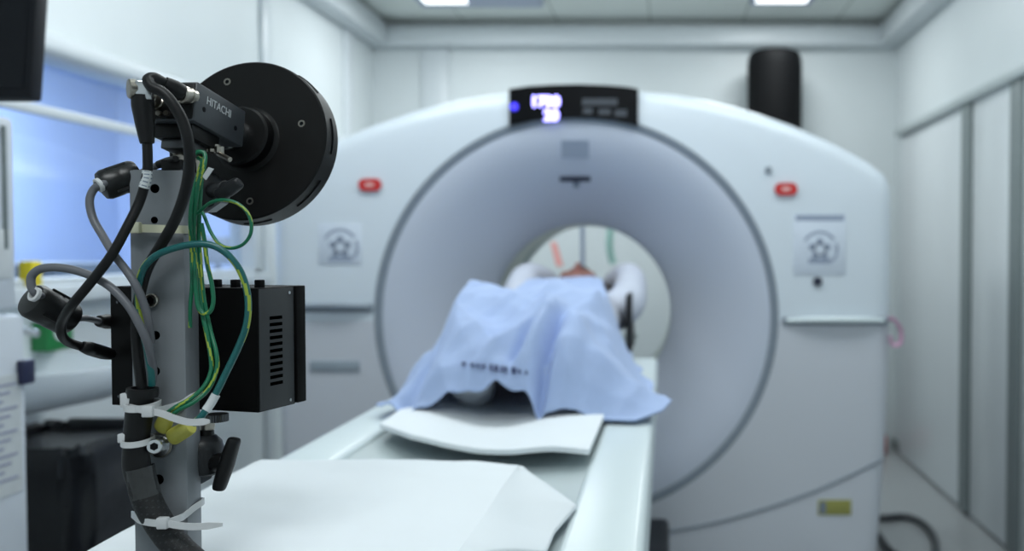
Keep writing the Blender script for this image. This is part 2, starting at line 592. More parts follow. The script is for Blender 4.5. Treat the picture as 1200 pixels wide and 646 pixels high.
def router(a):
    a %= 2 * PI
    lo, hi = 0, len(angs) - 1
    if a <= angs[0][0] or a >= angs[-1][0]:
        return angs[0][1]
    while hi - lo > 1:
        m_ = (lo + hi) // 2
        if angs[m_][0] <= a:
            lo = m_
        else:
            hi = m_
    t = (a - angs[lo][0]) / max(1e-9, angs[hi][0] - angs[lo][0])
    return angs[lo][1] + t * (angs[hi][1] - angs[lo][1])
def ringpt(a, r, y):
    return Vector((GX + r * math.cos(a), y, GZ + r * math.sin(a)))
R0 = 0.752
st = [('abs', R0, 0.03), ('abs', R0, 0.0), ('frac', 0.5, 0.0), ('in', 0.075, 0.0), ('in', 0.05, 0.003), ('in', 0.03, 0.010), ('in', 0.015, 0.022),
      ('in', 0.005, 0.040), ('in', 0.0, 0.065), ('in', 0.0, 0.95), ('in', 0.03, 1.0), ('abs', 0.5, 1.02), ('abs', 0.37, 0.98)]
vv, ff = [], []
NA = 360
for i in range(NA):
    a = 2 * PI * i / NA
    ro = router(a)
    for k, q, y in st:
        r = q if k == 'abs' else (ro - q if k == 'in' else R0 + (ro - 0.075 - R0) * q)
        p = ringpt(a, r, GY + y)
        p.z = max(p.z, 0.0)
        vv.append(p)
ns = len(st)
for i in range(NA):
    j = (i + 1) % NA
    for k in range(ns - 1):
        ff.append((i * ns + k, i * ns + k + 1, j * ns + k + 1, j * ns + k))
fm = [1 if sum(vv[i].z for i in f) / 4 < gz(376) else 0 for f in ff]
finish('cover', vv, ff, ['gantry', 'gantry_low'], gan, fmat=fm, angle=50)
def ring_sweep(prof, name, m, seg=192):
    mb = MB()
    mb.lathe(prof, frame((GX, GY, GZ), (0, 1, 0)), seg)
    mb.f = mb.f[:-2]
    mb.m = mb.m[:-2]
    return mb.build(name, m, gan, angle=50)
ring_sweep([(R0 + 0.001, 0.032), (R0, 0.004), (0.738, 0.002), (0.722, 0.010), (0.715, 0.03)], 'ring_seal', 'groove')
fun = []
for i in range(25):
    t = i / 24
    r = 0.722 - (0.722 - 0.358) * t
    fun.append((r, 0.010 + 0.27 * t ** 1.7))
fun += [(0.352, 0.30)]
ring_sweep(fun, 'funnel', 'funnel')
ring_sweep([(0.352, 0.30), (0.352, 0.62), (0.36, 0.70), (0.40, 0.85), (0.42, 0.99)], 'bore_liner', 'bore')
# display in the crown
b = MB()
top_ = [(598, 106), (622, 102.5), (650, 101), (680, 100.5), (710, 101.5), (735, 103.5), (748, 106)]
bot_ = [(748, 148.5), (720, 142), (695, 139.5), (675, 139), (650, 139.8), (625, 142.5), (598, 148.5)]
b.prism([(gx(x), GY - 0.012, gz(y)) for x, y in top_ + bot_], (0, 0.12, 0))
dsp = b.build('display', 'blackgloss', gan)
def front(px, py, y=0.0): return frame((gx(px), GY - y, gz(py)), (0, -1, 0), (1, 0, 0))
text('digit_readout', '1700', 0.054, front(640, 121, 0.013), 'led', dsp, weight=0.003)
text('digit_readout', '20', 0.054, front(647, 137, 0.013), 'led', dsp, weight=0.003)
MB().cyl((gx(604), GY - 0.012, gz(126.5)), (gx(604), GY - 0.0155, gz(126.5)), 0.015).build('indicator', 'ledblue', dsp)
b = MB()
for (x0, x1, y0, y1) in ((683, 724, 117, 125), (684, 695, 128, 135), (702, 716, 129, 136), (721, 735, 130, 138)):
    b.box((gx(x0), GY - 0.0135, gz(y1)), (gx(x1), GY - 0.012, gz(y0)))
b.build('unlit_readout', mat('unlit_print', (62, 68, 76), 0.5, var=0), dsp)
# buttons, cameras, decals, seams, grips
def pill(px, py, w_, h_, y0, y1, m, name, par=gan):
    pts = []
    for k in range(24):
        a = 2 * PI * k / 24
        cx_ = (w_ - h_) / 2 * (1 if math.cos(a) > 0 else -1)
        pts.append((gx(px) + cx_ + h_ / 2 * math.cos(a), GY - y0, gz(py) + h_ / 2 * math.sin(a)))
    return MB().prism(pts, (0, y0 - y1, 0)).build(name, m, par)
for px, py in ((435, 217), (920.5, 222)):
    e = pill(px, py, 0.084, 0.046, -0.005, 0.012, 'red', 'call_button')
    pill(px, py, 0.034, 0.014, 0.010, 0.0135, 'redpale', 'button_mark', e)
MB().cyl((gx(900), GY + 0.002, gz(200)), (gx(900), GY - 0.008, gz(200)), 0.013).build('sensor', 'groove', gan)
MB().cyl((gx(958), GY + 0.002, gz(330)), (gx(958), GY - 0.008, gz(330)), 0.017).build('speaker_hole', 'darkink', gan)
MB().cyl((gx(1045), GY + 0.10, gz(262)), (gx(1037), GY + 0.10, gz(262)), 0.012).build('side_screw', 'groove', gan)
def decal(px0, px1, py0, py1, header):
    d = MB().box((gx(px0), GY - 0.003, gz(py1)), (gx(px1), GY + 0.002, gz(py0)), 0.001).build('warning_label', mat('pale_label', (208, 218, 230), 0.4, var=0.01), gan)
    b = MB()
    cx_, cz = gx((px0 + px1) / 2), gz(py0 + (py1 - py0) * 0.58)
    y = GY - 0.0035
    if header:
        b.box((gx(px0 + 2), y, gz(py0 + 7)), (gx(px1 - 2), y + 0.001, gz(py0)))
    for k in range(5):                              # a star of five blobs with a ring, and the two arcs about it
        a = PI / 2 + 2 * PI * k / 5
        b.cyl((cx_ + 0.030 * math.cos(a), y + 0.001, cz + 0.030 * math.sin(a)), (cx_ + 0.030 * math.cos(a), y, cz + 0.030 * math.sin(a)), 0.013, seg=12)
    b.lathe([(0.018, 0), (0.026, 0), (0.026, 0.001), (0.018, 0.001)], frame((cx_, y + 0.001, cz), (0, -1, 0)), 24, close=True)
    b.box((cx_ - 0.042, y, cz - 0.052), (cx_ + 0.045, y + 0.001, cz - 0.034))
    for a0, a1 in ((35, 150), (-40, 20)):
        pts = [(cx_ + 0.064 * math.cos(math.radians(a0 + (a1 - a0) * k / 10)), y + 0.0005, cz + 0.064 * math.sin(math.radians(a0 + (a1 - a0) * k / 10))) for k in range(11)]
        b.tube(pts, [(0.005, 0.0005)] * 11, seg=4, smooth=False, ref=(0, 0, 1))
    b.build('label_print', 'decalink', d)
decal(930, 991, 252, 322, True)
decal(374, 424, 262, 310, False)
for x0, x1, py in ((917, 1041, 376.5), (346, 437, 361)):
    g = MB().box((gx(x0), GY - 0.006, gz(py + 5)), (gx(x1), GY + 0.01, gz(py - 5)), 0.004).build('grip_recess', 'groove', gan)
    MB().tube([(gx(x0 + 5), GY - 0.006, gz(py - 1)), (gx(x0 + (x1 - x0) * .3), GY - 0.022, gz(py - 2)), (gx(x0 + (x1 - x0) * .7), GY - 0.022, gz(py - 2)), (gx(x1 - 5), GY - 0.006, gz(py - 1))],
              [(0.008, 0.006), (0.012, 0.012), (0.012, 0.012), (0.008, 0.006)], 12).build('grip_bar', 'bed' if x0 > 900 else 'groove', g)  # right-hand bar is white, its highlight put into the colour
MB().box((gx(362), GY - 0.006, gz(436)), (gx(421), GY + 0.006, gz(423)), 0.004).build('side_slot', mat('slot_grey', (150, 162, 172), 0.5), gan)
for pts in ([(768, 627), (800, 623), (840, 615), (880, 604), (920, 591), (960, 576), (1000, 558), (1036, 540)],):
    MB().tube([(gx(x), GY - 0.001, gz(y)) for x, y in pts], [(0.0065, 0.004)] * len(pts), 8, ref=(0, 0, 1)).build('base_seam', mat('seam_grey', (140, 150, 160), 0.5), gan)
hz = MB().box((gx(960), GY - 0.003, gz(606)), (gx(999), GY + 0.002, gz(588)), 0.001).build('hazard_label', 'hazard', gan)
MB().box((gx(962), GY - 0.004, gz(604)), (gx(969), GY - 0.003, gz(590))).build('hazard_mark', 'ink', hz)
# marks on the upper funnel
def on_funnel(px, py):
    """point on the funnel wall seen at a pixel"""
    for k in range(400):
        y = GY + 0.28 * k / 400
        p = P(px, py, y)
        r = math.hypot(p.x - GX, p.z - GZ)
        t = max(0, min(1, (0.722 - r) / (0.722 - 0.358)))
        if y - GY >= 0.010 + 0.27 * t ** 1.7:
            return p
    return P(px, py, GY + 0.1)
def funnel_patch(px0, px1, py0, py1, m, name, th=0.004):
    pts = [on_funnel(px0, py1), on_funnel(px1, py1), on_funnel(px1, py0), on_funnel(px0, py0)]
    n = (pts[1] - pts[0]).cross(pts[3] - pts[0]).normalized()
    if n.y > 0: n = -n
    return MB().prism([p - n * 0.006 for p in pts], n * (0.006 + th)).build(name, m, gan)
funnel_patch(658, 690, 164, 185, mat('funnel_window', (150, 161, 178), 0.4, var=0), 'laser_window')
funnel_patch(656, 692, 207, 212, 'darkink', 'laser_slot', 0.005)
funnel_patch(672, 679, 212.5, 219, 'ink', 'laser_mark', 0.005)

# ------------------------------------------------------------------ patient table
TZ, TX0, TX1, TY0, TY1 = 0.946, -0.660, -0.025, 0.895, 3.05
tab = empty('patient_table', ((TX0 + TX1) / 2, 2.1, 0))
tag(tab, 'long white patient table with raised rails running into the scanner bore', 'patient table')
for x0, x1 in ((TX0, TX0 + 0.105), (TX1 - 0.105, TX1)):
    MB().box((x0, TY0, TZ - 0.11), (x1, TY1, TZ), 0.014, seg=3).build('side_rail', 'bed', tab)
def cradle(u, v):
    x = TX0 + 0.102 + (TX1 - TX0 - 0.204) * u
    return (x, TY0 + 0.02 + v * 3.2, TZ - 0.012 - 0.030 * math.sin(PI * u))
MB().slab(cradle, 15, 12, 0.02).build('cradle', 'cradle', tab)
MB().box((TX0 + 0.1, TY0 + 0.05, TZ - 0.11), (TX1 - 0.1, TY1, TZ - 0.075), 0.01).build('under_frame', 'bed', tab)
MB().box((TX0 + 0.06, 1.9, 0.34), (TX1 - 0.06, 3.0, TZ - 0.11), 0.03).build('pedestal', 'gantry_low', tab)
MB().box((TX0, 1.95, 0.0), (0.012, 3.25, 0.365), 0.02).build('base_cover', 'blackgloss', tab)
MB().box((-0.135, 3.18, TZ - 0.01), (-0.118, 3.55, TZ + 0.2), 0.006).build('arm_guard', 'rubber', tab)

# paper sheet folded under the feet
def foot_sheet(u, v):
    fx = [(445, 497), (480, 511), (520, 519), (560, 524), (600, 526.5), (645, 525), (690, 528)]
    t = u * 6
    i = min(5, int(t))
    px = fx[i][0] + (fx[i + 1][0] - fx[i][0]) * (t - i)
    py = fx[i][1] + (fx[i + 1][1] - fx[i][1]) * (t - i)
    z = 0.9545 + 0.010 * math.cos(2 * PI * u) + 0.004 * (1 - sstep(0, 0.1, v)) * 0
    p = Pz(px, py, z)
    q = Vector((-0.56 + 0.44 * u, 2.45, z + 0.004))
    r = p.lerp(q, v)
    r.z += 0.003 * math.sin(9 * u + 3 * v)
    return r
tag(MB().slab(foot_sheet, 40, 16, 0.009).build('folded_sheet', 'sheet'),
    "folded white paper sheet lying on the grey table top under the patient's feet", 'sheet')

# padded end of the table wrapped in a white sheet
def end_sheet(u, v):
    x = -0.645 + 0.435 * u
    y = 0.90 + 0.47 * v
    h = 0.046 * sstep(0.0, 0.16, u) * (1 - 0.10 * sstep(0.85, 1, u)) * (1 - 0.75 * sstep(0.90, 1, v))
    n = noise.noise(Vector((x * 9, y * 7, 0.3))) * 0.003 + noise.noise(Vector((x * 30, y * 22, 2))) * 0.0012
    h2 = 0.006 + h + n
    return (x + 0.0 * v, y + 0.012 * math.sin(3 * u), TZ + h2)
es = MB().slab(end_sheet, 60, 44, 0.006)
def flap(u, v):
    a = Vector(end_sheet(1.0, 0.05 + 0.92 * v))
    c = [(0.0, Pz(640, 646, TZ + 0.004)), (0.35, Pz(650, 622, TZ + 0.004)), (0.62, Pz(676, 592, TZ + 0.006)), (0.85, Pz(640, 566, TZ + 0.014)), (1.0, Pz(602, 546, TZ + 0.024))]
    q = c[-1][1]
    for (t0, p0), (t1, p1) in zip(c, c[1:]):
        if v <= t1:
            q = p0.lerp(p1, (v - t0) / (t1 - t0))
            break
    r = a.lerp(q, u)
    r.z += 0.005 * math.sin(PI * u) * math.sin(7 * v + 2.5 * u) * (1 - 0.3 * u)
    return r
es.slab(flap, 24, 40, 0.004)
tag(es.build('pillow_sheet', 'sheet', angle=70), 'loose white sheet over the padded near end of the table, one corner folded out', 'sheet')

# ------------------------------------------------------------------ patient
BX = -0.338
pat = None
b = MB()
def bp(x, y, z): return Vector((BX + x, y, z))
X1 = (1, 0, 0)
b.tube([bp(0, 2.80, 1.045), bp(0, 2.90, 1.045), bp(0, 3.05, 1.05), bp(0, 3.20, 1.055), bp(0, 3.33, 1.06), bp(0, 3.41, 1.062), bp(0, 3.45, 1.07)],
       [(0.13, 0.08), (0.155, 0.095), (0.145, 0.09), (0.155, 0.10), (0.165, 0.102), (0.14, 0.085), (0.08, 0.06)], 24, ref=X1)
b.tube([bp(0, 3.40, 1.08), bp(0, 3.47, 1.095), bp(0, 3.54, 1.115)], [(0.062, 0.055), (0.053, 0.052), (0.05, 0.055)], 20, ref=X1)
# head, face up
b.sphere(bp(0, 3.655, 1.135), (0.075, 0.098, 0.092), 28, 18)
b.sphere(bp(0, 3.585, 1.16), (0.056, 0.068, 0.062), 24, 14)
b.sphere(bp(0, 3.535, 1.185), (0.026, 0.022, 0.022), 16, 10)                    # chin
b.tube([bp(0, 3.655, 1.222), bp(0, 3.625, 1.238), bp(0, 3.605, 1.235), bp(0, 3.598, 1.228)], [0.010, 0.012, 0.015, 0.010], 12)   # nose
b.sphere(bp(0, 3.57, 1.214), (0.022, 0.013, 0.010), 14, 8)                      # mouth mound
for s in (-1, 1):
    b.sphere(bp(0.030 * s, 3.648, 1.212), (0.017, 0.012, 0.010), 14, 8)         # closed eyes
    b.sphere(bp(0.045 * s, 3.61, 1.195), (0.026, 0.028, 0.022), 14, 8)          # cheeks
    b.sphere(bp(0.077 * s, 3.635, 1.13), (0.010, 0.032, 0.022), 14, 8)          # ears
    # arms raised over the head
    b.tube([bp(0.13 * s, 3.38, 1.07), bp(0.185 * s, 3.43, 1.10), bp(0.20 * s, 3.53, 1.150), bp(0.195 * s, 3.63, 1.190), bp(0.165 * s, 3.70, 1.185), bp(0.12 * s, 3.80, 1.155), bp(0.085 * s, 3.885, 1.125)],
           [0.058, 0.055, 0.046, 0.042, 0.041, 0.036, 0.027], 18)
    b.tube([bp(0.085 * s, 3.88, 1.125), bp(0.075 * s, 3.92, 1.11), bp(0.065 * s, 3.965, 1.095)], [(0.030, 0.016), (0.040, 0.016), (0.040, 0.013)], 16, ref=X1)
    for k, (fx, L) in enumerate(((-0.030, 0.066), (-0.010, 0.078), (0.011, 0.072), (0.030, 0.056))):
        p0 = bp((0.065 + fx * 1.0) * s, 3.955, 1.096)
        b.tube([p0, p0 + Vector((0, L * 0.4, -0.004)), p0 + Vector((0, L * 0.75, -0.016)), p0 + Vector((-0.002 * s, L, -0.032))], [0.0095, 0.009, 0.0083, 0.007], 10)
    p0 = bp(0.045 * s, 3.915, 1.106)
    b.tube([p0, p0 + Vector((-0.028 * s, 0.022, -0.004)), p0 + Vector((-0.036 * s, 0.055, -0.014))], [0.012, 0.010, 0.008], 10)
    # legs, knees bent
    b.tube([bp(0.080 * s, 2.88, 1.04), bp(0.082 * s, 2.72, 1.05), bp(0.10 * s, 2.55, 1.08), bp(0.115 * s, 2.43, 1.10), bp(0.11 * s, 2.32, 1.050), bp(0.10 * s, 2.20, 1.002), bp(0.09 * s, 2.09, 0.985)],
           [0.080, 0.070, 0.060, 0.052, 0.048, 0.041, 0.034], 20)
    b.tube([bp(0.09 * s, 2.115, 0.985), bp(0.092 * s, 2.07, 1.0), bp(0.10 * s, 2.02, 1.03), bp(0.070 * s, 1.995, 1.030)], [(0.034, 0.036), (0.038, 0.034), (0.042, 0.024), (0.036, 0.014)], 16, ref=X1)
pat = remeshed('patient', b, 0.006, 'skin', None, (BX, 2.9, 0.95), 5)
tag(pat, "patient lying on the back with feet towards the camera and arms raised over the head", 'person')
for s in (-1, 1):
    MB().tube([bp(0.100 * s, 2.17, 0.995), bp(0.09 * s, 2.10, 0.988), bp(0.092 * s, 2.06, 1.0), bp(0.080 * s, 2.02, 1.014), bp(0.068 * s, 1.982, 1.020)],
              [(0.044, 0.043), (0.043, 0.043), (0.045, 0.042), (0.049, 0.032), (0.036, 0.018)], 18, ref=X1).build('sock', 'sock', pat)
g = MB()
g.tube([bp(0, 2.78, 1.04), bp(0, 2.90, 1.045), bp(0, 3.05, 1.05), bp(0, 3.20, 1.055), bp(0, 3.33, 1.062), bp(0, 3.42, 1.066), bp(0, 3.455, 1.07)],
       [(0.155, 0.095), (0.170, 0.104), (0.166, 0.104), (0.182, 0.110), (0.185, 0.112), (0.155, 0.095), (0.105, 0.074)], 28, ref=X1)
for s in (-1, 1):
    g.tube([bp(0.13 * s, 3.36, 1.065), bp(0.19 * s, 3.42, 1.10), bp(0.205 * s, 3.53, 1.150), bp(0.198 * s, 3.635, 1.190), bp(0.165 * s, 3.715, 1.185), bp(0.125 * s, 3.79, 1.155)],
           [0.074, 0.072, 0.062, 0.055, 0.052, 0.048], 20)
gw = remeshed('gown', g, 0.009, 'gown', pat, None, 4)
hb = MB()
hb.sphere(bp(0, 3.672, 1.118), (0.084, 0.098, 0.092), 28, 18)
hb.sphere(bp(0, 3.71, 1.185), (0.052, 0.042, 0.050), 20, 12)
hb.sphere(bp(0.062, 3.60, 1.10), (0.030, 0.085, 0.055), 20, 12)
hb.sphere(bp(-0.060, 3.62, 1.09), (0.026, 0.07, 0.05), 20, 12)
hb.sphere(bp(0.105, 3.61, 1.085), (0.035, 0.07, 0.085), 20, 12)
remeshed('hair', hb, 0.007, 'hair', pat, None, 3)
MB().sphere(bp(0, 3.57, 1.2235), (0.020, 0.0075, 0.004), 16, 8).build('lips', 'lip', pat)
for s in (-1, 1):
    MB().tube([bp(0.016 * s, 3.668, 1.221), bp(0.032 * s, 3.673, 1.219), bp(0.048 * s, 3.668, 1.206)], [0.003, 0.004, 0.002], 8).build('eyebrow', 'hair', pat)
tag(MB().box((BX - 0.13, 3.52, TZ - 0.02), (BX + 0.13, 3.92, 1.03), 0.03, seg=4).build('head_pillow', 'sheet'), "white pillow under the patient's head", 'pillow')

# ------------------------------------------------------------------ blanket
HT = [(1.90, 0.990), (1.94, 1.045), (1.99, 1.088), (2.06, 1.118), (2.15, 1.138), (2.25, 1.160), (2.34, 1.186), (2.42, 1.195), (2.52, 1.182), (2.70, 1.155), (2.9, 1.155),
      (3.1, 1.168), (3.25, 1.185), (3.40, 1.190), (3.46, 1.180)]
XLT = [(1.90, -0.545), (1.96, -0.60), (2.04, -0.605), (2.12, -0.60), (2.3, -0.59), (2.6, -0.575), (3.0, -0.55), (3.2, -0.525), (3.46, -0.50)]
XRT = [(1.90, -0.060), (1.94, -0.015), (2.0, 0.006), (2.1, -0.015), (2.3, -0.045), (2.6, -0.075), (3.0, -0.125), (3.2, -0.15), (3.46, -0.185)]
PLAT = [(1.90, 0.30), (2.0, 0.34), (2.15, 0.42), (2.35, 0.50), (2.6, 0.6), (3.0, 0.68), (3.46, 0.62)]
def blanket(u, v):
    y = 1.90 + 1.56 * v ** 1.25
    c = 2 * u - 1
    xl, xr = interp(y, XLT), interp(y, XRT)
    x = xl + (xr - xl) * u
    zt = interp(y, HT)
    e = 0.972 - 0.006 * (1 - v)
    pl = interp(y, PLAT)
    if c < 0:
        pl = min(0.78, pl + 0.16 * sstep(1.95, 2.15, y))
    k = 1 - sstep(pl, 1.0, abs(c)) ** 0.8
    if c < 0:
        k = max(k, 0.46 * (1 - sstep(0.84, 1.0, -c)) * sstep(1.98, 2.08, y) * (1 - sstep(2.4, 2.7, y)))
    z = e + (zt - e) * k
    z += 0.010 * math.sin(5 * PI * c * 0.5) * math.exp(-((y - 2.4) / 0.25) ** 2) * k      # two knees
    # folds
    yy = y - 1.9
    fold = math.exp(-((x + 0.245 - 0.10 * (yy - 0.15)) / 0.013) ** 2) * math.exp(-(yy / 0.27) ** 4) + 0.55 * math.exp(-((x + 0.305 - 0.28 * (yy - 0.1)) / 0.012) ** 2) * math.exp(-((yy - 0.11) / 0.07) ** 2)
    ridge = math.exp(-((x + 0.275 - 0.10 * (yy - 0.15)) / 0.022) ** 2) * math.exp(-(yy / 0.28) ** 4)
    ridge2 = math.exp(-((x + 0.205 - 0.05 * yy) / 0.022) ** 2) * math.exp(-(yy / 0.26) ** 4)
    z += (-0.064 * fold + 0.026 * ridge + 0.016 * ridge2) * sstep(0, 0.06, yy + 0.03)
    fl = math.exp(-((x + 0.535 - 0.22 * yy) / 0.016) ** 2) * math.exp(-((yy - 0.08) / 0.16) ** 2)
    z += -0.026 * fl + 0.022 * math.exp(-((x + 0.57 - 0.22 * yy) / 0.02) ** 2) * math.exp(-((yy - 0.14) / 0.12) ** 2)
    n1 = 1 - abs(noise.noise(Vector((x * 8 + y * 3, y * 3.2, 1.7)))) * 2
    n2 = 1 - abs(noise.noise(Vector((x * 17 - y * 6, y * 7, 5.1)))) * 2
    low = 1 - sstep(2.15, 2.75, y)
    for kx, ph, n_ in ((-0.455, 0.4, 7.0), (-0.225, 1.1, 8.5)):      # pleats falling away from each knee
        dx, dy = x - kx, y - 2.36
        rr = math.hypot(dx, dy)
        th = math.atan2(dx, -dy) + 0.35 * noise.noise(Vector((x * 5, y * 5, kx)))
        pl_ = 0.55 - abs(math.sin(n_ * th / 2 + ph)) ** 0.7
        z += 0.026 * pl_ * sstep(0.06, 0.26, rr) * (1 - sstep(2.28, 2.5, y)) * math.exp(-((x - kx) / 0.22) ** 4) * (0.3 + 0.7 * k)
    z += (n1 * 0.015 + n2 * 0.009) * (0.4 + 1.0 * low) * (0.35 + 0.65 * k) + noise.noise(Vector((x * 9, y * 6, 7))) * 0.008
    if 1.97 < y < 2.42 and -0.31 < x < -0.18:
        z = max(z, 1.048 + 0.075 * sstep(2.07, 2.32, y))
    # wavy hem at the foot end
    hem = math.exp(-(yy / 0.05) ** 2)
    z += hem * (0.019 * sstep(0.10, 0.22, u) * (1 - sstep(0.34, 0.66, u)) + 0.010 * math.exp(-((u - 0.40) / 0.035) ** 2) + 0.005 * math.sin(19 * u + 0.6) - 0.020 * sstep(0.52, 0.66, u))
    y2 = y + hem * (0.03 * math.sin(3.1 * u) - 0.03 + 0.05 * sstep(0.6, 0.0, u))
    x += 0.01 * math.sin(20 * y) * (1 - k) * (1 if c > 0 else -1)
    return (x, y2, max(z, 0.958 if x < TX1 + 0.0 else 0.945))
bl = MB().slab(blanket, 170, 170, 0.004).build('blanket', 'blanket', angle=80)
tag(bl, 'pale blue blanket draped over the patient from the feet to the chest', 'blanket')
def on_blanket(px, py):
    """point on the blanket seen at a pixel (marched along the sight line)"""
    best = None
    for i in range(0, 70):
        y = 1.9 + 0.006 * i
        p = P(px, py, y)
        xl, xr = interp(y, XLT), interp(y, XRT)
        u = (p.x - xl) / (xr - xl)
        v = ((y - 1.90) / 1.56) ** (1 / 1.25)
        q = blanket(u, v)
        if q[2] >= p.z:
            return Vector((p.x, p.y, p.z))
    return P(px, py, 1.97)
pr = MB()
random.seed(11)
px = 541
while px < 622:
    wd = random.choice((2.5, 3.5, 4.5, 5))
    hh = 1.5 if px < 566 else (3.2 if px < 600 else 2.0)
    py = 427 + (px - 541) * 0.14
    c = [on_blanket(px, py + hh), on_blanket(px + wd, py + hh + .4), on_blanket(px + wd, py - hh), on_blanket(px, py - hh)]
    pr.prism([q + Vector((0, -0.003, 0.0015)) for q in c], (0, 0.004, 0.001))
    px += wd + random.choice((1.8, 2.6, 5))
pr.build('woven_print', 'printblue', bl, smooth=False)

# tubing behind the bore
t = empty('drip_stand', (-0.46, 5.2, 0))
tag(t, 'slim grey drip stand with hanging tubes, seen through the bore behind the gantry', 'drip stand')
MB().tube([(-0.46, 5.2, 0.03), (-0.46, 5.2, 1.85)], 0.013, smooth=False).build('pole', 'lampframe', t)
b = MB()
for k in range(5):
    a = 2 * PI * k / 5
    b.tube([(-0.46, 5.2, 0.05), (-0.46 + 0.28 * math.cos(a), 5.2 + 0.28 * math.sin(a), 0.03)], 0.012, smooth=False)
b.build('base', 'alu', t)
MB().tube([(-0.56, 5.2, 1.80), (-0.56, 5.2, 1.85), (-0.46, 5.2, 1.86), (-0.30, 5.2, 1.85), (-0.30, 5.2, 1.80)], 0.007).build('hook', 'alu', t)
MB().tube([(-0.30, 5.2, 1.80), (-0.30, 5.2, 1.5), (-0.31, 5.19, 1.32), (-0.29, 5.19, 1.22)], 0.022).build('tube', 'tealtube', t)
tag(MB().prism([P(645, 284, YB - 0.004), P(652, 284, YB - 0.004), P(660, 312, YB - 0.004), P(652, 312, YB - 0.004)], (0, 0.004, 0)).build('wall_tag', 'redtube'),
    'narrow pale red tag on the back wall, seen through the bore', 'tag')

# ------------------------------------------------------------------ background things
t = empty('cylinder_column', (P(907, 300, 5.85).x, 5.85, 0))
tag(t, 'black round column with a domed top, standing behind the gantry by the back wall', 'column')
cx_ = t.location.x
MB().lathe([(0.168, 0.03), (0.168, 2.44), (0.163, 2.485), (0.145, 2.515), (0.10, 2.53)], Matrix.Translation((cx_, 5.85, 0)), 40).build('body', mat('black_lacquer', (9, 10, 12), 0.7, var=0.05, spec=0.15), t)
MB().lathe([(0.20, 0.0), (0.20, 0.025), (0.17, 0.04)], Matrix.Translation((cx_, 5.85, 0)), 40).build('foot', 'rubber', t)

t = empty('monitor', (-1.45, 1.82, 1.58))
tag(t, 'black monitor hanging from a ceiling arm in front of the window', 'monitor')
mm = Matrix.Translation((-1.195, 1.775, 1.585)) @ Matrix.Rotation(math.radians(-7), 4, 'X')
MB().box((-0.52, 0, 0), (0, 0.035, 0.34), 0.006, mm).build('casing', 'screenblack', t)
MB().box((-0.505, -0.002, 0.02), (-0.015, 0.002, 0.325), 0.0, mm).build('screen', 'screenblack', t)
MB().cyl(mm @ Vector((-0.085, -0.003, 0.010)), mm @ Vector((-0.085, 0.001, 0.010)), 0.004).build('power_light', 'ledblue', t)
MB().tube([mm @ Vector((-0.26, 0.03, 0.17)), mm @ Vector((-0.26, 0.12, 0.20)), Vector((-1.455, 1.95, 2.1)), Vector((-1.455, 1.95, ZC))], 0.022).build('arm', 'alu', t)

t = empty('equipment_cabinet', (-1.55, 1.75, 0))
tag(t, 'tall white equipment cabinet with a printed notice, beside the wash basin', 'cabinet')
CXR = -1.335
MB().box((-1.80, 1.55, 0.05), (CXR, 1.955, 1.165), 0.012).build('lower_body', 'cabinet', t)
MB().box((-1.80, 1.56, 1.175), (CXR - 0.008, 1.945, 1.57), 0.012).build('upper_body', 'cabinet', t)
MB().box((-1.78, 1.58, 0.0), (CXR - 0.02, 1.93, 0.05)).build('plinth', 'bin', t)
MB().box((CXR - 0.01, 1.925, 1.02), (CXR + 0.014, 1.962, 1.07), 0.003).build('latch', 'navy', t)
MB().box((CXR - 0.009, 1.905, 1.30), (CXR - 0.004, 1.915, 1.55), 0.001).build('side_groove', 'alu', t)
pp = MB().box((CXR - 0.001, 1.74, 0.80), (CXR + 0.002, 1.935, 1.045)).build('notice', 'paper', t)
b = MB()
for k in range(13):
    b.box((CXR + 0.0015, 1.755, 1.022 - k * 0.016), (CXR + 0.003, 1.92 - 0.02 * (k % 3), 1.028 - k * 0.016))
b.build('print_lines', mat('pale_ink', (160, 164, 182), 0.6, var=0), pp)
MB().box((CXR - 0.009, 1.80, 1.24), (CXR - 0.006, 1.925, 1.34), 0.001).build('side_notice', 'paper', t)

t = empty('wash_basin', (-1.7, 2.5, 0.9))
tag(t, 'white wash basin with a rounded front, on the wall under the window', 'basin')
def basin_pt(a, k):
    ca, sa = math.cos(a), math.sin(a)
    return (XL + 0.455 * k * abs(ca) ** 0.8, 2.55 + 0.30 * (0.5 + 0.5 * k) * math.copysign(abs(sa) ** 0.9, sa))
vv, ff = [], []
lev = [(1.0, 0.985), (1.0, 0.955), (0.95, 0.925), (0.82, 0.893), (0.6, 0.872), (0.3, 0.862)]
inn = [(0.93, 0.987), (0.88, 0.97), (0.75, 0.925), (0.5, 0.897), (0.15, 0.89)]
rings_ = list(reversed(inn)) + lev
NB = 40
for k, z in rings_:
    for i in range(NB + 1):
        x, y = basin_pt(-PI / 2 + PI * i / NB, k)
        vv.append((x, y, z))
for r in range(len(rings_) - 1):
    for i in range(NB):
        a = r * (NB + 1) + i
        ff.append((a, a + 1, a + NB + 2, a + NB + 1))
finish('bowl', vv, ff, 'basin', t, angle=60)
MB().tube([(XL + 0.06, 2.55, 0.95), (XL + 0.06, 2.55, 1.06), (XL + 0.10, 2.55, 1.085), (XL + 0.19, 2.55, 1.07)], 0.011).build('tap', 'chrome', t)
MB().tube([(XL + 0.12, 2.55, 0.87), (XL + 0.12, 2.55, 0.6), (XL + 0.01, 2.55, 0.58)], 0.018).build('drain_pipe', 'cabinet', t)

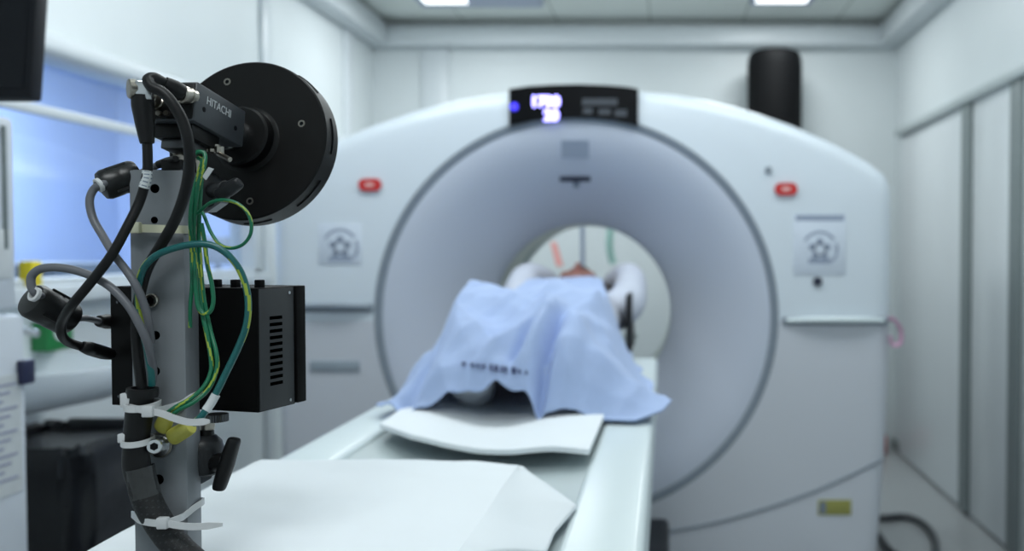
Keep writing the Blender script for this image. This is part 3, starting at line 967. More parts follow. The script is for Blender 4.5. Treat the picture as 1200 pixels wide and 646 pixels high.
t = empty('waste_bin', (-1.69, 2.62, 0))
tag(t, 'dark grey waste bin lined with a black bag, beneath the basin', 'bin')
def rrect(cx, cy, hx, hy, r, n=8):
    pts = []
    for sx, sy, a0 in ((1, 1, 0), (-1, 1, 90), (-1, -1, 180), (1, -1, 270)):
        for k in range(n):
            a = math.radians(a0 + 90 * k / (n - 1))
            pts.append((cx + sx * (hx - r) + r * math.cos(a), cy + sy * (hy - r) + r * math.sin(a)))
    return pts
def loft(levels, cx, cy, wob=0.0):
    mb = MB()
    n = len(rrect(0, 0, 1, 1, 0.2))
    vs_ = []
    for li, (hx, hy, z) in enumerate(levels):
        for i, (x, y) in enumerate(rrect(cx, cy, hx, hy, 0.06)):
            d = wob * noise.noise(Vector((i * 0.9, li * 0.5, 3.3)))
            dx, dy = x - cx, y - cy
            L = math.hypot(dx, dy)
            vs_.append((x + dx / L * d, y + dy / L * d, z + (wob * 0.5 * noise.noise(Vector((i * 0.7, li, 9)))) ))
    fs = [(l * n + i, l * n + (i + 1) % n, (l + 1) * n + (i + 1) % n, (l + 1) * n + i) for l in range(len(levels) - 1) for i in range(n)]
    fs += [tuple(range(n)), tuple((len(levels) - 1) * n + i for i in range(n))]
    mb.add(vs_, fs)
    return mb
loft([(0.155, 0.19, 0.0), (0.172, 0.21, 0.72), (0.18, 0.215, 0.73), (0.18, 0.215, 0.75)], -1.69, 2.62).build('body', 'bin', t)
loft([(0.190, 0.228, 0.45), (0.192, 0.23, 0.50), (0.194, 0.232, 0.56), (0.188, 0.226, 0.64), (0.19, 0.226, 0.71), (0.188, 0.226, 0.765), (0.176, 0.214, 0.785), (0.165, 0.20, 0.78), (0.155, 0.19, 0.755)], -1.69, 2.62, 0.03).build('bag', 'bag', t)

tag(MB().box((XL - 0.01 + 0.012, 2.75, 1.19), (XL + 0.042, 2.80, 1.265), 0.006).build('tissue_box', 'yellow'), 'small yellow box standing on the window sill', 'box')
t = empty('first_aid_box', (XL + 0.06, 2.95, 0.99))
tag(t, 'green box with a white round badge, on the wall between sill and basin', 'box')
MB().box((XL, 2.80, 0.992), (XL + 0.055, 2.92, 1.080), 0.006).build('case', 'greenbox', t)
MB().cyl((XL + 0.054, 2.85, 1.048), (XL + 0.059, 2.85, 1.048), 0.026).build('badge', 'paper', t)
# control room furniture seen through the glass
t = empty('control_desk', (-3.2, 4.8, 0))
tag(t, 'pale desk in the control room beyond the window', 'desk')
MB().box((-3.6, 3.3, 0.98), (-2.6, 6.6, 1.02), 0.006).build('top', 'cabinet', t)
for y in (3.4, 6.5):
    MB().box((-3.55, y - 0.02, 0), (-2.65, y + 0.02, 0.98)).build('side_panel', 'cabinet', t)
t = empty('printer', (-2.85, 4.25, 1.02))
tag(t, 'grey printer on the control room desk, low behind the glass', 'printer')
MB().box((-3.1, 4.02, 1.02), (-2.62, 4.55, 1.24), 0.02).build('body', 'greygear', t)
MB().box((-2.64, 4.08, 1.10), (-2.56, 4.5, 1.12), 0.006).build('paper_tray', 'bin', t)
t = empty('desk_monitor', (-3.05, 6.25, 1.02))
tag(t, 'dark desk monitor in the control room, seen past the round plate', 'monitor')
MB().box((-3.12, 6.2, 1.20), (-2.86, 6.23, 1.38), 0.008).build('casing', 'greygear', t)
MB().tube([(-2.99, 6.225, 1.3), (-2.99, 6.26, 1.2), (-2.99, 6.26, 1.035)], 0.018).build('stand', 'greygear', t)
MB().box((-3.08, 6.18, 1.02), (-2.90, 6.32, 1.035), 0.004).build('base', 'greygear', t)

# floor beside the gantry
def fl(px, py, z=0.02): return Pz(px, py, z)
tag(MB().tube([fl(1012, 600), fl(1030, 607), fl(1062, 606), fl(1084, 616), fl(1096, 636), fl(1090, 655), fl(1062, 656), fl(1042, 645), fl(1028, 626), fl(1010, 615)], 0.017).build('floor_hose', 'steel_dark'),
    'dark grey hose looped on the floor beside the gantry', 'hose')
t = empty('red_canister', (1.355, 5.95, 0))
tag(t, 'small red canister on the floor behind the gantry, near the sliding doors', 'canister')
MB().lathe([(0.05, 0.0), (0.055, 0.008), (0.055, 0.10), (0.045, 0.12), (0.02, 0.125)], Matrix.Translation((1.355, 5.95, 0)), 24).build('body', 'red', t)
MB().cyl((1.355, 5.95, 0.125), (1.355, 5.95, 0.15), 0.022, bev=0.003).build('cap', 'blackmat', t)
tag(MB().tube([P(1037, 376, GY + 0.02), P(1046, 374, GY + 0.0), P(1055, 386, GY - 0.0), P(1055, 402, GY), P(1046, 404, GY), P(1043, 394, GY)], [(0.006, 0.010)] * 6, 10).build('safety_loop', 'pink'),
    'pink and white webbing loop hanging at the end of the gantry grip', 'strap')

# ------------------------------------------------------------------ foreground camera rig
PY = 0.85                        # distance of the pole's face
PX0, PX1, PD = P(152.5, 300, PY).x, P(215.5, 300, PY).x, 0.026
PZT = P(180, 199.5, PY).z
pole = empty('mounting_pole', ((PX0 + PX1) / 2, PY + PD / 2, 0))
tag(pole, 'grey aluminium bar on a floor base, carrying the camera, black box and cables', 'pole')
MB().box((PX0, PY, 0.02), (PX1, PY + PD, PZT), 0.0012).build('bar', 'pole', pole)
MB().box((PX0 - 0.12, PY - 0.10, 0.0), (PX1 + 0.12, PY + 0.16, 0.02), 0.004).build('base_plate', 'steel_dark', pole)
MB().box((PX0 + 0.002, PY + 0.002, PZT - 0.0003), (PX1 - 0.002, PY + PD - 0.002, PZT + 0.0006)).build('top_cap', 'pole', pole)
for x, y, r in ((181.5, 221, 5.2), (181, 258, 4.0), (182.5, 393, 5.0), (182.5, 435, 5.0), (186, 562, 5.8)):
    q = P(x, y, PY)
    rr = r * PY / F
    mb = MB().lathe([(0.0001, -0.0002), (rr * 0.85, 0.0000), (rr, 0.0003), (rr * 1.02, 0.0)], frame(q, (0, -1, 0)), 20)
    mb.build('bolt_hole', 'slot', pole)  # black disc on the bar face, the hole's inner shade as colour
q = P(179, 352, PY)
b = MB().cyl(q, q + Vector((0, -0.004, 0)), 0.0062, bev=0.0008)
bo = b.build('socket_screw', 'nickel', pole)
MB().cyl(q + Vector((0, -0.0035, 0)), q + Vector((0, -0.0044, 0)), 0.0036, seg=6).build('hex_socket', 'blackgloss', bo)
def T(pts, Y=None):
    return [P(p[0], p[1], p[2] if len(p) > 2 else Y) for p in pts]
def pxr(d, Y): return d / 2 * Y / F      # diameter in pixels -> radius in metres

# -- camera on its ball head
yaw, pit = math.radians(5), math.radians(10.5)
ax = Vector((math.sin(yaw) * math.cos(pit), math.cos(yaw) * math.cos(pit), -math.sin(pit)))
rt = Vector((math.cos(yaw), -math.sin(yaw), 0))
up = rt.cross(ax)
CW, CH, CL = 0.044, 0.0365, 0.082
corner = P(232, 95.5, PY - 0.005)
co = corner - rt * CW / 2 - up * CH / 2                  # centre of the rear face
CM = Matrix((rt, ax, up)).transposed().to_4x4()
CM.translation = co
cmr = empty('camera_unit', co - up * 0.05)
tag(cmr, 'small dark grey video camera with two rear plugs, above the pole', 'camera')
MB().box((-CW / 2, 0, -CH / 2), (CW / 2, CL, CH / 2), 0.0016, CM).build('body', 'camgrey', cmr)
rp = MB().box((-CW / 2 + 0.002, -0.0012, -CH / 2 + 0.002), (CW / 2 - 0.002, 0.001, CH / 2 - 0.002), 0.0005, CM).build('rear_plate', 'blackmat', cmr)
b = MB()
for x, z in ((-0.018, -0.012), (-0.010, -0.012), (-0.003, -0.012), (0.008, -0.013)):
    b.cyl(CM @ Vector((x, 0, z)), CM @ Vector((x, -0.004, z)), 0.0024, seg=14)
b.build('port', 'nickel', rp)
text('rear_print', 'DC IN', 0.0035, CM @ Matrix.Translation((0.010, -0.0014, 0.0150)) @ Matrix.Rotation(PI / 2, 4, 'X'), 'whiteink', rp, 0.00005) if False else None
tm = CM @ Matrix.Translation((CW / 2 + 0.0002, 0.036, 0.0062)) @ Matrix(((0, 0, 1, 0), (1, 0, 0, 0), (0, 1, 0, 0), (0, 0, 0, 1)))
text('lettering', 'HITACHI', 0.0105, tm, 'whiteink', cmr, 0.0001)
for y, z in ((0.013, -0.0035), (0.066, -0.004)):
    MB().cyl(CM @ Vector((CW / 2 - 0.001, y, z)), CM @ Vector((CW / 2 + 0.0004, y, z)), 0.0024, seg=16).build('screw_hole', 'blackgloss', cmr)
for sz in (1, -1):
    MB().cyl(CM @ Vector((-CW / 2 + 0.004, -0.0008, sz * 0.014)), CM @ Vector((-CW / 2 + 0.004, -0.002, sz * 0.014)), 0.0017, seg=12).build('rear_screw', 'nickel', cmr)
lm = frame(CM @ Vector((0, CL, 0)), ax)
MB().lathe([(0.0195, 0), (0.0208, 0.001), (0.0208, 0.004), (0.0165, 0.0055), (0.0165, 0.030)], lm, 40).build('lens_mount', 'chrome', cmr)
# mounting block under the body
MB().box((-0.019, 0.006, -CH / 2 - 0.013), (0.017, 0.050, -CH / 2), 0.001, CM).build('mounting_block', 'blackmat', cmr)
MB().box((-0.014, 0.010, -CH / 2 - 0.022), (0.012, 0.040, -CH / 2 - 0.013), 0.001, CM).build('adapter_plate', 'steel_dark', cmr)
# plugs on the rear
def plug(px, py, Y0, Y1, px1, py1, nm):
    a, c = P(px, py, Y0), P(px1, py1, Y1)
    d = c - a
    L = d.length
    pr_ = MB().lathe([(0.0055, 0), (0.0072, 0.0008), (0.0072, L * 0.30), (0.0060, L * 0.34), (0.0060, L * 0.42), (0.0076, L * 0.46), (0.0080, L * 0.6), (0.0080, L * 0.92), (0.0068, L)], frame(a, d), 28)
    return pr_.build(nm, 'nickel', cmr)
plug(186, 122, PY - 0.004, PY - 0.021, 172, 113, 'bayonet_connector')
plug(226, 113, PY - 0.004, PY - 0.022, 210, 110, 'round_connector')

# -- ring plate (lamp disc) round the lens
dm = frame(CM @ Vector((0, CL + 0.034, 0)) + Vector((0.0055, 0, 0)), ax)
disc = empty('disc_plate', dm.translation)
tag(disc, 'large round black plate with a slotted rim, in front of the video camera', 'disc')
DR = 0.0835
MB().lathe([(0.018, -0.0005), (DR - 0.0015, 0.0), (DR, 0.0015), (DR + 0.0005, 0.026), (DR - 0.002, 0.028), (0.06, 0.028)], dm, 96).build('shell', 'blackmat', disc)
MB().lathe([(0.018, -0.017), (0.028, -0.017), (0.0302, -0.0150), (0.0306, -0.004), (0.033, -0.001), (0.037, 0.0008)], dm, 64).build('hub', 'blackmat', disc)
def disc_at(px, py):
    o, n = dm.translation, dm.to_3x3() @ Vector((0, 0, 1))
    c = Vector((0, 0, CAMZ))
    d = P(px, py, 1.0) - c
    return c + d * ((o - c).dot(n) / d.dot(n)), n
for px, py in ((266.5, 96), (353.5, 145), (293, 236)):
    q, n = disc_at(px, py)
    s_ = MB().lathe([(0.0022, -0.0008), (0.0036, -0.0008), (0.0038, 0.0002), (0.0022, 0.0002)], frame(q, n), 20, close=True).build('screw', 'nickel', disc)
    MB().cyl(q - n * 0.0003, q + n * 0.0002, 0.0022).build('screw_recess', 'blackgloss', s_)
for a0, a1 in ((-8, 18), (-52, -28), (-92, -72), (40, 60)):
    pts = []
    for k in range(9):
        a = math.radians(a0 + (a1 - a0) * k / 8)
        # angle measured in the picture plane, from the right, counter-clockwise
        v = rt * math.cos(a) + up * math.sin(a)
        pts.append(dm.translation + ax * 0.014 + v * (DR + 0.00045))
    MB().tube(pts, [(0.0011, 0.0011)] * 9, 6, smooth=False).build('rim_slot', 'blackgloss', disc)

# -- ball heads with T handles
def t_handle(mb, a, b_, r, c0, c1, w_, th):
    mb.cyl(a, b_, r, bev=0.0006)
    d = (Vector(c1) - Vector(c0)).normalized()
    n = (Vector(b_) - Vector(a)).normalized()
    mb.tube([Vector(c0), Vector(c0) + d * 0.003, (Vector(c0) + Vector(c1)) / 2, Vector(c1) - d * 0.003, Vector(c1)],
            [(w_ * 0.55, th * 0.7), (w_, th), (w_ * 1.15, th * 1.2), (w_, th), (w_ * 0.55, th * 0.7)], 14, ref=n)
HY = PY + PD + 0.012
bh = empty('ball_head', P(240, 540, HY))
tag(bh, 'black ball head with T handle clamped to the bar below the black box', 'ball head', 'ball heads on the bar')
b = MB()
c = P(238, 541, HY)
b.lathe([(0.014, -0.012), (0.0165, -0.010), (0.0185, 0.0), (0.0185, 0.012), (0.017, 0.019), (0.012, 0.0245), (0.007, 0.026)], Matrix.Translation(c), 32)
b.build('housing', 'headgrey', bh)
b = MB().cyl(P(241, 512, HY), P(241, 503, HY), 0.0075)
b.build('neck', 'blackmat', bh)
MB().cyl(P(243, 504, HY), P(243, 489, HY), 0.0068, bev=0.001).build('stem', 'nickel', bh)
kn = MB()
kc = P(254, 489.5, HY - 0.004)
prof = []
n_ = 28
vs_, fs = [], []
for h in (-0.0035, 0.0035):
    for k in range(n_ * 2):
        r = 0.0105 if k % 2 else 0.0096
        a = PI * k / n_
        vs_.append(kc + Vector((r * math.cos(a), r * math.sin(a), h)))
N2 = n_ * 2
fs = [(k, (k + 1) % N2, N2 + (k + 1) % N2, N2 + k) for k in range(N2)] + [tuple(range(N2)), tuple(range(N2, 2 * N2))]
kn.add(vs_, fs).build('knurled_wheel', 'steel_dark', bh, smooth=False)
b = MB()
t_handle(b, P(246, 543, HY - 0.004), P(266, 541, HY - 0.012), 0.0085, P(275, 514, HY - 0.013), P(256, 574, HY - 0.013), 0.0055, 0.0068)
b.build('handle', 'rubber', bh)
MB().prism([P(231, 570, HY - 0.006), P(247, 561, HY - 0.006), P(252, 553, HY - 0.006), P(231, 552, HY - 0.006)], (0, 0.014, 0)).build('clamp_foot', 'pole', bh)
b2 = empty('ball_head', P(240, 235, HY))
tag(b2, 'black ball head with T handle clamped to the bar under the video camera', 'ball head', 'ball heads on the bar')
MB().lathe([(0.012, -0.014), (0.0150, -0.012), (0.0165, 0.0), (0.0160, 0.010), (0.012, 0.017), (0.007, 0.020)], Matrix.Translation(P(240, 226, HY + 0.012)), 32).build('housing', 'headgrey', b2)
b = MB()
t_handle(b, P(247, 224, HY + 0.006), P(265, 221, HY - 0.012), 0.0075, P(254, 230, HY - 0.012), P(282, 213, HY - 0.014), 0.0048, 0.006)
b.build('handle', 'headgrey', b2)
MB().cyl(P(228, 212, HY + 0.01), P(228, 186, HY + 0.01), 0.0066).build('stem', 'nickel', b2)
b = MB()
for px, py, Y, r, h in ((236, 172, HY - 0.004, 0.010, 8), (250, 174, HY - 0.004, 0.006, 9), (257, 176, HY - 0.006, 0.0045, 8)):
    b.cyl(P(px, py + h / 2, Y), P(px, py - h / 2, Y), r, seg=16)
b.build('knurled_wheel', 'nickel', b2, angle=20)
MB().cyl(P(256, 180, HY - 0.008), P(270, 187.5, HY - 0.016), 0.0024, bev=0.0006).build('lock_lever', 'nickel', b2)
MB().prism([P(222, 250, HY + .004), P(244, 248, HY + .004), P(258, 238, HY + .004), P(262, 226, HY + .004), P(222, 226, HY + .004)], (0, 0.016, 0)).build('clamp_foot', 'pole', b2)
b = MB()
b.lathe([(0.0022, -0.0012), (0.0052, -0.0012), (0.0052, 0.0012), (0.0022, 0.0012)], frame(P(209, 186.5, HY - 0.022), (0.3, -1, 0.1)), 20, close=True)
b.prism([P(203, 190, HY - 0.022), P(212, 191, HY - 0.022), P(214, 175, HY - 0.02), P(208, 175, HY - 0.02)], (0, 0.003, 0))
b.cyl(P(204, 181, HY - 0.022), P(210, 178, HY - 0.022), 0.0022)
b.build('eyelet_bracket', 'nickel', b2)
MB().box((PX0 + 0.028, PY + 0.002, PZT - 0.001), (PX1 - 0.002, PY + 0.03, PZT + 0.010), 0.001).build('top_clamp', 'blackmat', b2)

# -- control box
q0, q1 = P(130, 410, 0.930), P(302, 410, 0.885)
xd = (q1 - q0)
xd.z = 0
BW = xd.length
xd.normalize()
yd = Vector((-xd.y, xd.x, 0))
BM = Matrix((xd, yd, Vector((0, 0, 1)))).transposed().to_4x4()
BM.translation = Vector((q0.x, q0.y, 0))
z0, z1 = P(302, 484, 0.885).z, P(302, 338, 0.885).z
BD = 0.068
box = empty('control_box', BM @ Vector((BW / 2, BD / 2, z0)))
tag(box, 'matt black metal control box with side vents, fixed to the bar', 'control box')
MB().box((0, 0, z0), (BW, BD - 0.014, z1), 0.0006, BM).build('case', 'blackbox', box)
MB().box((-0.0005, BD - 0.014, z0 + 0.001), (BW + 0.003, BD, z1 + 0.0003), 0.0008, BM).build('end_cover', 'blackbox', box)
sp = MB().box((BW, 0.0015, z0 + 0.001), (BW + 0.0010, BD - 0.016, z1 - 0.001), 0.0003, BM).build('vent_panel', mat('charcoal_panel', (46, 49, 52), 0.6, var=0.05), box)
for k in range(11):
    z = P(302, 373 + k * 7.75, 0.9).z
    MB().box((BW + 0.0008, 0.016, z - 0.0017), (BW + 0.0014, 0.034, z + 0.0015), 0.0, BM).build('vent_slot', 'slot', sp)
for z in (z0 + 0.0055, z1 - 0.006):
    MB().cyl(BM @ Vector((BW + 0.0008, BD - 0.023, z)), BM @ Vector((BW + 0.0018, BD - 0.023, z)), 0.0016, seg=14).build('screw', 'chrome', sp)
for xx in (BW * 0.66, BW * 0.785, BW * 0.945):
    MB().box((xx - 0.0035, 0.012, z1 - 0.001), (xx + 0.0035, 0.019, z1 + 0.0075), 0.0008, BM).build('top_foot', 'blackbox', box)
for z in (z0 + 0.009, z1 - 0.0155):
    MB().cyl(BM @ Vector((0.009, 0.0002, z)), BM @ Vector((0.009, -0.0007, z)), 0.0014, seg=14).build('front_screw', 'steel_dark', box)
for py, mname in ((376, 'rubber'), (413, 'nickel'), (452, 'nickel')):
    z = P(130, py, 0.93).z
    b = MB()
    p0 = BM @ Vector((0.002, 0.016, z))
    b.cyl(p0, p0 - xd * 0.006, 0.0062 if mname == 'nickel' else 0.0072, bev=0.0006)
    b.build('socket', mname, box)

# -- cables
def cable(name, label, pts, d, m, extra=None, seg=14, pattern=None, cat='cable'):
    Y = pts[0][2]
    b = MB().tube(T(pts), pxr(d, Y), seg, pattern=pattern)
    if extra:
        r = empty(name, T([pts[len(pts) // 2]])[0])
        b.build('sheath', m, r)
        extra(r)
    else:
        r = b.build(name, m)
    return tag(r, label, cat, None)
FY = PY - 0.028
def extra_a(r):
    # right angled plug, its boot, the printed sleeve, the plug on the box
    b = MB()
    b.box((-0.0068, -0.0075, -0.009), (0.0068, 0.0075, 0.0075), 0.0015, frame(P(170, 106, FY), (0, 0, 1)) @ Matrix.Rotation(0.35, 4, 'Z'))
    b.build('elbow_plug', 'chrome', r)
    b = MB().lathe([(0.0078, 0), (0.0086, 0.001), (0.0086, 0.006), (0.0066, 0.007), (0.0066, 0.010)], frame(P(150, 104, FY - 0.006), P(164, 105, FY) - P(150, 104, FY - 0.006)), 28)
    cp = b.build('plug_cap', 'nickel', r)
    MB().tube(T([(167, 112, FY), (167.5, 124, FY), (170, 146, FY), (172.5, 168, FY)]), [0.0090, 0.0092, 0.0078, 0.0056], 20).build('boot', 'rubber', r)
    MB().tube(T([(172.6, 200, FY), (171.8, 209, FY), (168.5, 220, FY)]), pxr(11.2, FY), 18, pattern=lambda i, k: 1 if i % 3 == 1 and k % 4 != 0 else 0).build('printed_sleeve', ['paper', 'ink'], r)
    MB().tube(T([(96, 406, FY + .04), (106, 409, 0.87), (120, 413, 0.905), (129, 415, 0.925)]), [0.0048, 0.0064, 0.0066, 0.0058], 18).build('box_plug', 'rubber', r)
cable('video_cable', 'thick black cable from the elbow plug down to the lower plug on the black box',
      [(172, 160, FY), (173, 185, FY), (172, 205, FY), (164, 235, FY), (148, 268, FY - .008), (130, 300, FY - .013), (104, 334, FY - .013), (84, 358, FY - .010), (73, 376, FY + .005), (72, 391, FY + .015), (80, 401, FY + .03), (98, 407, FY + .045)], 11, 'rubber', extra_a)
def extra_b(r):
    MB().tube(T([(212, 109, PY - 0.024), (203, 104, PY - 0.030), (192, 98, PY - 0.036)]), [0.0078, 0.0080, 0.0064], 18).build('boot', 'rubber', r)
cable('camera_cable', 'thick black cable arching over the rear of the video camera and down the bar face',
      [(203, 104, PY - .03), (190, 96, PY - .038), (180, 91, PY - .046), (173.5, 94, PY - .052), (178, 102, PY - .055), (190, 108, PY - .055), (202, 121, PY - .054), (214, 142, PY - .052), (221, 168, PY - .05), (222, 195, PY - .045), (217, 225, PY - .038), (206, 256, PY - .03),
       (190, 285, PY - .022), (174, 312, PY - .018), (165, 340, PY - .014), (160, 375, PY - .013), (161, 410, PY - .013), (165, 445, PY - .013), (167, 470, PY - .013)], 12.5, 'rubber', extra_b)
def ferrite(r, a, b_, rad, tie):
    a, b_ = Vector(a), Vector(b_)
    L = (b_ - a).length
    fm = frame(a, b_ - a)
    o = MB().lathe([(rad * 0.55, 0), (rad * 0.88, 0.0015), (rad, 0.005), (rad, L * 0.45), (rad * 0.97, L * 0.5), (rad, L * 0.55), (rad, L - 0.005), (rad * 0.88, L - 0.0015), (rad * 0.5, L)], fm, 32).build('ferrite_bead', 'ferrite', r)
    for ang in (0.4, 2.2, 3.9):
        v = fm.to_3x3() @ Vector((math.cos(ang), math.sin(ang), 0))
        MB().tube([a + (b_ - a) * 0.25 + v * rad * 0.98, a + (b_ - a) * 0.75 + v * rad * 0.98], [(0.0022, 0.0012)] * 2, 8, smooth=False).build('clip', 'rubber', o)
    MB().lathe([(0.0042, 0), (0.0064, 0.0005), (0.0064, 0.0035), (0.0042, 0.004)], frame(tie[0], tie[1]), 18, close=True).build('bead_tie', 'tie', o)
FB = PY + 0.005
def extra_c(r):
    ferrite(r, P(117, 219, FB - .01), P(163, 203, FB + .012), 0.0138, (P(118.5, 216, FB - .016), (-0.6, -0.8, -0.5)))
    MB().tube(T([(162, 204, FB + .012), (178, 197, FB + .012), (190, 191, FB + .008)]), pxr(8, FB), 12).build('sheath_end', 'cable_grey', r)
    MB().tube(T([(186, 193, FB + .008), (196, 189.5, FB + .004), (206, 186, FB - .006)]), [0.0037, 0.0040, 0.0028], 14).build('plug_sleeve', 'rubber', r)
cable('grey_cable', 'grey cable from the black bead beside the top of the bar, down the bar face',
      [(128, 214, FB - .012), (120, 216, FB - .018), (110, 222, FB - .018), (105, 236, FB - .02), (109, 256, FB - .022), (120, 276, FB - .026), (134, 299, PY - .03), (148, 317, PY - .03), (160, 336, PY - .03), (169, 358, PY - .026), (174.5, 380, PY - .022), (177, 402, PY - .014)], 9, 'cable_grey', extra_c)
def extra_d(r):
    ferrite(r, P(34, 350, FB - .02), P(84, 376, FB + .015), 0.0160, (P(43, 346, FB - .036), (-0.3, -0.9, 0.4)))
    MB().tube(T([(82, 374, FB + .015), (100, 373, 0.89), (118, 377, 0.925)]), pxr(8, FB), 12).build('sheath_end', 'cable_grey', r)
    MB().tube(T([(116, 376.5, 0.922), (124, 377, 0.932), (131, 377, 0.938)]), [0.0055, 0.0072, 0.0072], 16).build('box_plug', 'rubber', r)
cable('grey_cable', 'grey cable looping over the black bead that hangs beside the black box',
      [(48, 347, FB - .022), (42, 344, FB - .034), (37, 336, FB - .036), (37, 324, FB - .036), (46, 316, FB - .036), (62, 313.5, FB - .036), (84, 316, FB - .034), (108, 324, FB - .034), (130, 337, PY - .034), (150, 358, PY - .035), (164, 382, PY - .034), (174, 406, PY - .028), (179, 432, PY - .016), (178, 450, PY - .013)], 9.5, 'cable_grey', extra_d)
# green earth wires
def stripe(tw, seg=12, wdt=2):
    return lambda i, k: 1 if ((k + int(i * tw * 1.6)) % seg) < wdt else 0
GYY = PY - 0.006
def earth(pts, d, label, m='green', tw=0.2, name='earth_wire'):
    b = MB().tube(T(pts), pxr(d, pts[0][2]), 12, pattern=stripe(tw))
    return tag(b.build(name, [m, 'yellowwire']), label, 'wire', 'green earth wires')
earth([(226, 182, GYY), (233, 178, GYY), (240, 181, GYY), (239, 196, GYY - .004), (233, 214, GYY - .006), (229, 240, GYY - .004), (227, 270, GYY), (229, 300, GYY + .002), (232, 330, GYY + .002), (236, 362, GYY), (242, 390, GYY - .004), (247, 418, GYY - .008), (247, 436, GYY - .012), (239, 453, GYY - .018), (224, 467, GYY - .024), (206, 477, GYY - .028), (196, 484, GYY - .024)], 5,
      'green wire down the side of the bar ending in the upper yellow lug', tw=0.25)
earth([(232, 185, GYY + .006), (237, 190, GYY + .005), (236, 210, GYY + .004), (234, 240, GYY + .003), (233, 275, GYY + .006), (235, 310, GYY + .006), (239, 350, GYY + .004), (246, 385, GYY), (253, 412, GYY - .006), (254, 432, GYY - .010), (245, 455, GYY - .016), (228, 471, GYY - .024), (212, 479, GYY - .028), (200, 488, GYY - .026)], 5,
      'green wire nearest the black box, running down beside its twin to the upper lug', tw=-0.22)
earth([(236, 262, GYY), (240, 285, GYY - .002), (243, 310, GYY - .003), (248, 332, GYY - .004), (250, 352, GYY - .005), (247, 364, GYY - .006), (240, 368, GYY - .006), (233, 362, GYY - .006), (230, 345, GYY - .004), (228, 310, GYY), (227, 270, GYY + .004)], 5,
      'green wire hanging in a short narrow loop beside the bar', tw=0.2)
earth([(232, 250, GYY - .004), (238, 244, GYY - .010), (248, 237, GYY - .014), (262, 234.5, GYY - .016), (277, 238, GYY - .016), (289, 248, GYY - .016), (294.5, 262, GYY - .016), (293, 276, GYY - .016), (284, 287, GYY - .014), (270, 291, GYY - .012), (257, 286, GYY - .010), (247, 272, GYY - .006), (240, 255, GYY), (236, 246, GYY + .004)], 4,
      'thin green wire curling in a wide loop below the round plate', tw=0.16)
earth([(238, 186, GYY + .002), (232, 205, GYY - .002), (226, 228, GYY - .006), (223, 255, GYY - .006), (224, 285, GYY - .002), (225, 330, GYY), (223, 360, GYY), (223, 384, GYY + .002)], 4.5,
      'green wire close against the side of the bar, behind the cream tie', tw=0.3)
def extra_t(r):
    MB().tube(T([(253, 463, PY - .026), (247, 473, PY - .028), (241, 482, PY - .03)]), pxr(10.2, PY - .026), 16).build('printed_sleeve', 'paper', r)
te = earth([(178, 452, PY - .016), (177, 435, PY - .018), (172, 408, PY - .020), (166, 380, PY - .020), (162, 352, PY - .02), (163, 330, PY - .022), (170, 312, PY - .026), (184, 299, PY - .03), (204, 291, PY - .03), (226, 286.5, PY - .028), (246, 287, PY - .026), (264, 296, PY - .024), (279, 313, PY - .022), (288, 335, PY - .02),
      (291, 358, PY - .02), (288, 384, PY - .02), (278, 410, PY - .02), (265, 437, PY - .022), (251, 465, PY - .026), (237, 487, PY - .032), (226, 497, PY - .032)], 8,
      'thick teal wire arching across the bar and over the black box to the lower lug', 'teal', 0.11, 'earth_cable')
te['group'] = ''
del te['group']
MB().tube(T([(253, 462.5, PY - .026), (247, 473, PY - .0275), (241, 481.5, PY - .030)]), pxr(10.2, PY - .026), 16).build('printed_sleeve', 'paper', te)
# yellow ring lugs and their bolt
def lug(name_label, a, b_, ring, rot):
    r = empty('ring_lug', P(*ring))
    tag(r, name_label, 'cable lug', 'yellow ring lugs')
    a, b_ = P(*a), P(*b_)
    d = (b_ - a)
    MB().tube([a, a + d * .15, a + d * .85, b_], [(0.0070, 0.0045), (0.0078, 0.0052), (0.0070, 0.0050), (0.0060, 0.0046)], 14, ref=d.cross(Vector((0, 1, 0))), res=3).build('crimp', 'lug', r)
    MB().lathe([(0.0042, -0.0006), (0.0112, -0.0006), (0.0112, 0.0006), (0.0042, 0.0006)], frame(P(*ring), (0, -1, 0)), 28, close=True).build('ring', 'nickel', r)
lug('yellow crimp lug pointing up from the bolt on the bar', (189, 503, PY - .010), (197, 486, PY - .018), (186, 521, PY - .0025), 0)
lug('yellow crimp lug pointing sideways across the bar, below the other one', (201, 513, PY - .012), (224, 500, PY - .024), (187, 522, PY - .0045), 0)
bt = empty('bolt', P(180, 523, PY))
tag(bt, 'hex socket steel bolt holding the two yellow lugs', 'bolt')
MB().lathe([(0.0035, 0.0), (0.0098, 0.0), (0.0098, 0.0016), (0.0035, 0.0016)], frame(P(187, 522, PY - 0.0055), (0, -1, 0)), 30, close=True).build('washer', 'chrome', bt)
MB().cyl(P(186, 522, PY - .006), P(180.5, 523.5, PY - .026), 0.0066, bev=0.0008).build('head', 'chrome', bt)
MB().cyl(P(180.8, 523.4, PY - .0250), P(180.4, 523.6, PY - .0264), 0.0036, seg=6).build('hex_socket', 'blackgloss', bt)
